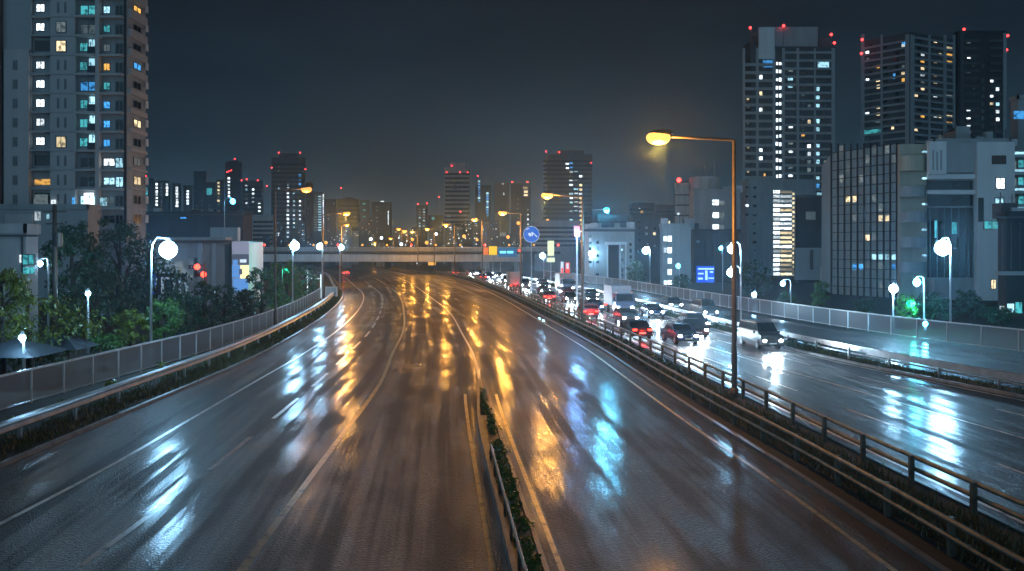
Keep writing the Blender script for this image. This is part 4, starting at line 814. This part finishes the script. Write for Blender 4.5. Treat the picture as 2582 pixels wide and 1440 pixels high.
LD,LM,LY,LX=M['leaf_dark'],M['leaf_mid'],M['leaf_yel'],M['leaf_dim']
for a in [('big yellow-green tree at the far left behind the fence',70,735,50,330,930,LY,3800,.22),('dim olive tree cut by the left edge above the tents',5,675,48,150,800,LY,1600,.24),
 ('tall dark tree at the foot of the apartment tower beside the utility pole',185,555,72,170,850,LD,3200,.32),('tall dark broad tree behind the big white lamp',300,545,88,210,850,LD,3600,.36),('dark tree between the two tallest left trees',245,650,66,200,900,LX,2400,.3),('dark round tree right of the broad tree under the white lamp',395,640,84,170,820,LD,2400,.32),
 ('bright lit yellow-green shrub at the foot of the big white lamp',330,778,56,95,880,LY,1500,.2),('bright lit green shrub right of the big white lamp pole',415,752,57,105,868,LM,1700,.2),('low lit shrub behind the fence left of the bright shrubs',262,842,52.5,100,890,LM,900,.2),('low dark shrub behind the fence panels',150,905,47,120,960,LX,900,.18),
 ('rounded dark shrub tree below the letter board',470,735,66,100,850,LD,1500,.24),('olive shrub tree in front of the concrete shop',512,706,72,90,840,LX,1500,.26),('dark shrub tree below the concrete pilasters',566,716,78,85,830,LD,1400,.26),('dark shrub tree below the poster wall',618,728,84,75,815,LX,1300,.28),
 ('dark green tree left of the brown lamp pole',660,672,96,80,800,LD,1600,.3),('broad green tree behind the green signal',722,655,108,110,790,LM,1800,.3),('dark tree at the bend beyond the second white lamp',770,668,122,70,760,LD,1200,.32),('lit low shrub under the green signal',705,735,92,60,790,LM,900,.26)]:
    tree(*a[:7],a[7],a[8],'trees behind the left fence')
for a in [('small green street tree beside the gridded glass office',2070,706,106,52,790,LM,900,.26),('dark round shrub before the gridded glass office',2178,752,96,60,800,LX,800,.24),('bright green lit tree below the park lamp',2284,742,80,60,815,LM,1400,.22),('wide dark tree right of the green lit tree',2345,735,84,100,830,LD,1700,.25),('dark tree beside the big right white lamp pole',2440,730,88,90,830,LX,1400,.25),('dark tree in front of the dark shop house',2520,772,84,80,850,LD,1200,.24),
 ('dark bushy tree at the foot of the office block right of the amber pole',1905,655,125,80,760,LX,1500,.32),('low dark shrub behind the fence left of the small street tree',1985,735,112,60,775,LX,700,.26),('dim tree before the low office with the doorway recess',1600,655,165,60,715,LX,900,.34),('dim tree below the bright stair windows',1720,690,160,60,735,LX,800,.34)]:
    tree(*a[:7],a[7],a[8],'trees behind the right fence')

# ------------------------------------------------------------------ vehicles at rest
def loft(secs,m):                                   # secs: (y, half width, z0, z1)
    pass
def car_proto(kind,paintm):
    root=link('parked_car' if False else 'car',None)
    L={'sedan':4.5,'van':4.4,'hatch':3.9}[kind]; W=.86; 
    prof={'sedan':[(-2.25,.32),(-2.25,.72),(-2.1,.9),(-1.35,.97),(-.85,1.38),(.35,1.42),(1.0,.98),(1.95,.84),(2.22,.66),(2.25,.32)],
          'hatch':[(-1.95,.32),(-1.95,.8),(-1.85,1.0),(-1.6,1.42),(.3,1.5),(.95,1.02),(1.7,.88),(1.93,.68),(1.95,.32)],
          'van':[(-2.2,.34),(-2.2,.9),(-2.12,1.2),(-2.0,1.85),(.8,1.88),(1.5,1.15),(2.05,1.0),(2.2,.75),(2.2,.34)]}[kind]
    b=MB(); n=len(prof); wz=lambda z: W*(1 if z<.95 else 1-.26*(z-.95))
    for s in (-1,1):
        pts=[(s*(wz(z)-.05),y,z) for y,z in prof]; b.poly(pts if s>0 else list(reversed(pts)))
    for i in range(n):
        (y0,z0),(y1,z1)=prof[i],prof[(i+1)%n]
        b.poly([(wz(z0)-.05,y0,z0),(-(wz(z0)-.05),y0,z0),(-(wz(z1)-.05),y1,z1),(wz(z1)-.05,y1,z1)])
    bo=b.build('body',paintm,root); md=bo.modifiers.new('soft_edges','BEVEL'); md.width=.06; md.segments=3; md.limit_method='ANGLE'; md.angle_limit=R(20)
    # windows
    i0={'sedan':4,'hatch':3,'van':3}[kind]; (ya,za),(yb,zb)=prof[i0],prof[i0+1]; (yr,zr),(yf,zf)=prof[i0-1],prof[i0+2]
    for s in (-1,1):
        b=MB(); q=[(yr+(ya-yr)*.25,zr+(za-zr)*.2),(ya+.06,za-.09),(yb-.04,zb-.09),(yf-(yf-yb)*.25,zf+(zb-zf)*.2)]
        x=lambda z:s*(wz(z)-.035); pts=[(x(z),y,z) for y,z in q]; b.poly(pts if s<0 else list(reversed(pts))); b.build('side_window',M['glass'],root)
    def pane(name,y0,z0,y1,z1,o):
        b=MB(); f=lambda t:(y0+(y1-y0)*t,z0+(z1-z0)*t); (a,c),(d,e)=f(.12),f(.88); ny,nz=(z1-z0),-(y1-y0); l=math.hypot(ny,nz); ny,nz=ny/l*o,nz/l*o
        b.poly([(-W*.82,a+ny,c+nz),(W*.82,a+ny,c+nz),(W*.74,d+ny,e+nz),(-W*.74,d+ny,e+nz)]); b.build(name,M['glass'],root)
    pane('windscreen',yf,zf,yb,zb,.012); pane('rear_window',yr,zr,ya,za,-.012)
    wy=L/2-.82
    for sx in (-1,1):
        for sy in (-1,1):
            b=MB(); b.tube([(sx*.62,sy*wy,.32),(sx*.83,sy*wy,.32)],.32,16); w_=b.build('wheel',M['dark'],root,False); b=MB(); b.tube([(sx*.8,sy*wy,.32),(sx*.845,sy*wy,.32)],.19,12); b.build('rim',M['steel'],w_)
    fy,ry=L/2,-L/2
    for s in (-1,1):
        b=MB(); b.sphere((s*.6,fy-.06,.68),.15,12,8,0,.6); b.build('headlight',M['head'],root,True)
        b=MB(); b.b2(s*.44,s*.76,ry-.03,ry+.06,.7 if kind!='van' else .8,.84 if kind!='van' else 1.0); b.build('tail_light',M['tail'],root)
    b=MB(); b.b2(-.26,.26,fy-.02,fy+.02,.4,.52); b.build('number_plate',M['w_white'],root); b=MB(); b.b2(-.26,.26,ry-.02,ry+.02,.45,.57); b.build('number_plate',M['w_white'],root)
    b=MB(); b.b2(-.8,.8,fy-.05,fy+.05,.3,.44); b.build('bumper',M['dark'],root); b=MB(); b.b2(-.8,.8,ry-.05,ry+.05,.3,.44); b.build('bumper',M['dark'],root)
    for s in (-1,1): b=MB(); b.box((s*.93,.85 if kind!='van' else 1.15,1.02 if kind!='van' else 1.2),(.16,.1,.12)); b.build('mirror',paintm,root)
    light(root,(0,fy+.25,.68),(.55,.8,1.0),1100,.12,85,(R(84),0,0)); light(root,(0,ry-.25,.78),(1,.05,.03),70,.15)
    return root
def truck_proto():
    root=link('box_truck',None); cm=simple('truck_box_paint',(.3,.31,.32),.4,.1,.15,2); cb=simple('truck_cab_paint',(.05,.08,.14),.3,.1,.1,2)
    def part(name,x0,x1,y0,y1,z0,z1,m,bev=.05,par=None):
        b=MB(); b.b2(x0,x1,y0,y1,z0,z1); o=b.build(name,m,par or root)
        if bev: md=o.modifiers.new('soft_edges','BEVEL'); md.width=bev; md.segments=2
        return o
    part('cargo_box',-1.08,1.08,-3.2,1.3,.95,3.1,cm); b=MB(); pr=[(1.4,.55),(1.4,2.35),(2.55,2.3),(3.1,1.45),(3.15,.55)]
    for s in (-1,1): q=[(s*1.0,y,z) for y,z in pr]; b.poly(q if s<0 else q[::-1])
    for (y0,z0),(y1,z1) in zip(pr,pr[1:]+pr[:1]): b.poly([(1,y0,z0),(-1,y0,z0),(-1,y1,z1),(1,y1,z1)])
    o=b.build('cab',cb,root); md=o.modifiers.new('soft_edges','BEVEL'); md.width=.06; md.segments=2
    b=MB(); b.poly([(-.88,3.07,1.53),(.88,3.07,1.53),(.82,2.63,2.22),(-.82,2.63,2.22)]); b.build('windscreen',M['glass'],root)
    for s in (-1,1): b=MB(); q=[(s*1.01,1.7,1.45),(s*1.01,2.95,1.45),(s*1.01,2.55,2.15),(s*1.01,1.7,2.15)]; b.poly(q if s<0 else q[::-1]); b.build('side_window',M['glass'],root)
    part('chassis',-.45,.45,-3.1,1.4,.55,.9,M['dark'],0); part('bumper',-1.0,1.0,3.1,3.22,.42,.7,M['dark'],.02); part('bumper',-1.0,1.0,-3.3,-3.2,.5,.65,M['dark'],.02)
    for sx in (-1,1):
        for y in (2.2,-2.0): b=MB(); b.tube([(sx*.7,y,.42),(sx*1.0,y,.42)],.42,16); w_=b.build('wheel',M['dark'],root); b=MB(); b.tube([(sx*.98,y,.42),(sx*1.015,y,.42)],.24,12); b.build('rim',M['steel'],w_)
        b=MB(); b.sphere((sx*.75,3.16,.85),.14,12,8,0,.7); b.build('headlight',M['head'],root,True); part('tail_light',sx*.7,sx*.98,-3.3,-3.22,.7,.86,M['tail'],0); part('mirror',sx*1.08,sx*1.2,2.6,2.7,1.5,1.95,M['dark'],.02)
        part('marker_lamp',sx*.8,sx*.9,2.5,2.6,2.36,2.42,M['amber_dim'],0)
    light(root,(0,3.5,.85),(.55,.8,1.0),1100,.12,85,(R(84),0,0)); light(root,(0,-3.6,.8),(1,.05,.03),70,.15)
    return root
carp=lambda n,c: simple(n,c,.25,.2,.05,1)
protos=[(car_proto(k,carp(n,c)),k,lab) for k,n,c,lab in (('sedan','car_black',(.02,.02,.022),'black sedan'),('hatch','car_grey',(.07,.075,.08),'charcoal hatchback'),('van','car_silver',(.1,.11,.12),'grey minivan'),('sedan','car_navy',(.02,.03,.07),'navy sedan'),('hatch','car_red',(.2,.02,.02),'dark red hatchback'))]
protos.append((truck_proto(),'truck','box truck')); used=set(); cnt={}
def put(t,Y,toward,k,lname,curve=None):
    c=curve or lane(t); root,kind,lab=protos[k]
    if k not in used: used.add(k); o=root
    else: o=copy_tree(root)
    d=c(Y+.5)-c(Y-.5); o.location=(c(Y),Y,zg(Y)+.004); o.rotation_euler=(0,0,-math.atan(d)+(math.pi if toward else 0))
    key=(lname,); cnt[key]=cnt.get(key,0)+1
    tag(o,f'{lab} showing {"headlights" if toward else "tail lights"}, {ORD[cnt[key]-1]} from camera in the {lname}','truck' if k==5 else 'car','trucks on the busy right road' if k==5 else 'cars on the busy right road')
rc=random.Random(3)
for li,(t,toward,nm,ys) in enumerate([(.13,False,'lane by the lamp poles',[72,92,120,158,205,255]),(.375,True,'second lane',[68,84,101,118,138,160,184,208,235]),(.625,True,'third lane',[72,97,114,133,152,173,197,222,250]),(.87,True,'outermost lane',[64,78,92,107,126,146,168,192,218,248])]):
    for j,Y in enumerate(ys): put(t,Y+rc.uniform(-1.5,1.5),toward,5 if (li,j) in ((0,3),(2,1),(3,5)) else (li*2+j*3+rc.randint(0,1))%5,nm)
put(0,92,True,2,'frontage lane',lambda Y:(FAR(Y)*.68+FENCE_R(Y)*.32)); put(0,104,True,1,'frontage lane',lambda Y:(FAR(Y)*.68+FENCE_R(Y)*.32))
for i,(Y,k) in enumerate(((262,1),(275,2),(292,0))): put(0,Y,False,k,'far left bend',lambda Y,i=i:(LINE1(Y)*(.75-.45*i*.5)+LINE2(Y)*(.25+.45*i*.5)))

# ------------------------------------------------------------------ sky, night light, haze, camera
w=bpy.data.worlds.new('World'); scn.world=w; w.use_nodes=True; N=w.node_tree.nodes; L=w.node_tree.links; bg=N['Background']
tc=N.new('ShaderNodeTexCoord'); sp=N.new('ShaderNodeSeparateXYZ'); L.new(tc.outputs['Generated'],sp.inputs['Vector']); cr=N.new('ShaderNodeValToRGB'); L.new(sp.outputs['Z'],cr.inputs['Fac'])
e=cr.color_ramp.elements; e[0].position=0; e[0].color=(.04,.072,.105,1); e[1].position=.3; e[1].color=(.0095,.0135,.0205,1)
for pos,c in ((.05,(.032,.061,.087)),(.1,(.021,.043,.063)),(.18,(.0125,.0255,.039))): q=e.new(pos); q.color=(*c,1)
cn=N.new('ShaderNodeTexNoise'); cm=N.new('ShaderNodeMapping'); cm.inputs['Scale'].default_value=(2,2,7); L.new(tc.outputs['Generated'],cm.inputs['Vector']); L.new(cm.outputs['Vector'],cn.inputs['Vector']); cn.inputs['Scale'].default_value=1.6; cn.inputs['Detail'].default_value=5
mr=N.new('ShaderNodeMapRange'); mr.inputs['From Min'].default_value=.3; mr.inputs['From Max'].default_value=.7; mr.inputs['To Min'].default_value=.72; mr.inputs['To Max'].default_value=1.28; L.new(cn.outputs['Fac'],mr.inputs['Value'])
vm=N.new('ShaderNodeVectorMath'); vm.operation='SCALE'; L.new(cr.outputs['Color'],vm.inputs[0]); L.new(mr.outputs['Result'],vm.inputs['Scale']); L.new(vm.outputs['Vector'],bg.inputs['Color']); bg.inputs['Strength'].default_value=.74
sun=bpy.data.lights.new('night_glow','SUN'); sun.energy=.5; sun.angle=R(80); sun.color=(.36,.72,1.0); so=link('night_glow',sun); so.rotation_euler=(R(76),0,R(-10))
hm=bpy.data.materials.new('haze_air'); hm.use_nodes=True; hn=hm.node_tree; hn.nodes.clear(); out=hn.nodes.new('ShaderNodeOutputMaterial'); pv=hn.nodes.new('ShaderNodeVolumePrincipled')
pv.inputs['Color'].default_value=(.55,.8,1,1); pv.inputs['Density'].default_value=.00045; pv.inputs['Anisotropy'].default_value=.84; hn.links.new(pv.outputs['Volume'],out.inputs['Volume'])
hz=MB(); hz.b2(-400,400,-30,780,-4,150); tag(hz.build('haze',hm),'thin night haze over the roads','haze',kind='stuff')
cam=bpy.data.cameras.new('camera'); co=link('camera',cam); co.location=(0,0,CAMH); co.rotation_euler=(R(90),0,0); cam.sensor_width=36; cam.lens=F/2582*36; cam.shift_y=-(720-HY)/2582; cam.clip_end=6000
scn.camera=co
vs=scn.view_settings; vs.view_transform='Standard'; vs.look='None'; vs.exposure=.2; vs.gamma=1
scn.render.engine='CYCLES'; cy=scn.cycles; cy.use_denoising=True; cy.max_bounces=5; cy.diffuse_bounces=2; cy.glossy_bounces=3; cy.transparent_max_bounces=12; cy.volume_bounces=0; cy.sample_clamp_indirect=4; cy.use_light_tree=True; cy.caustics_reflective=False
try: cy.denoiser='OPENIMAGEDENOISE'
except Exception: pass
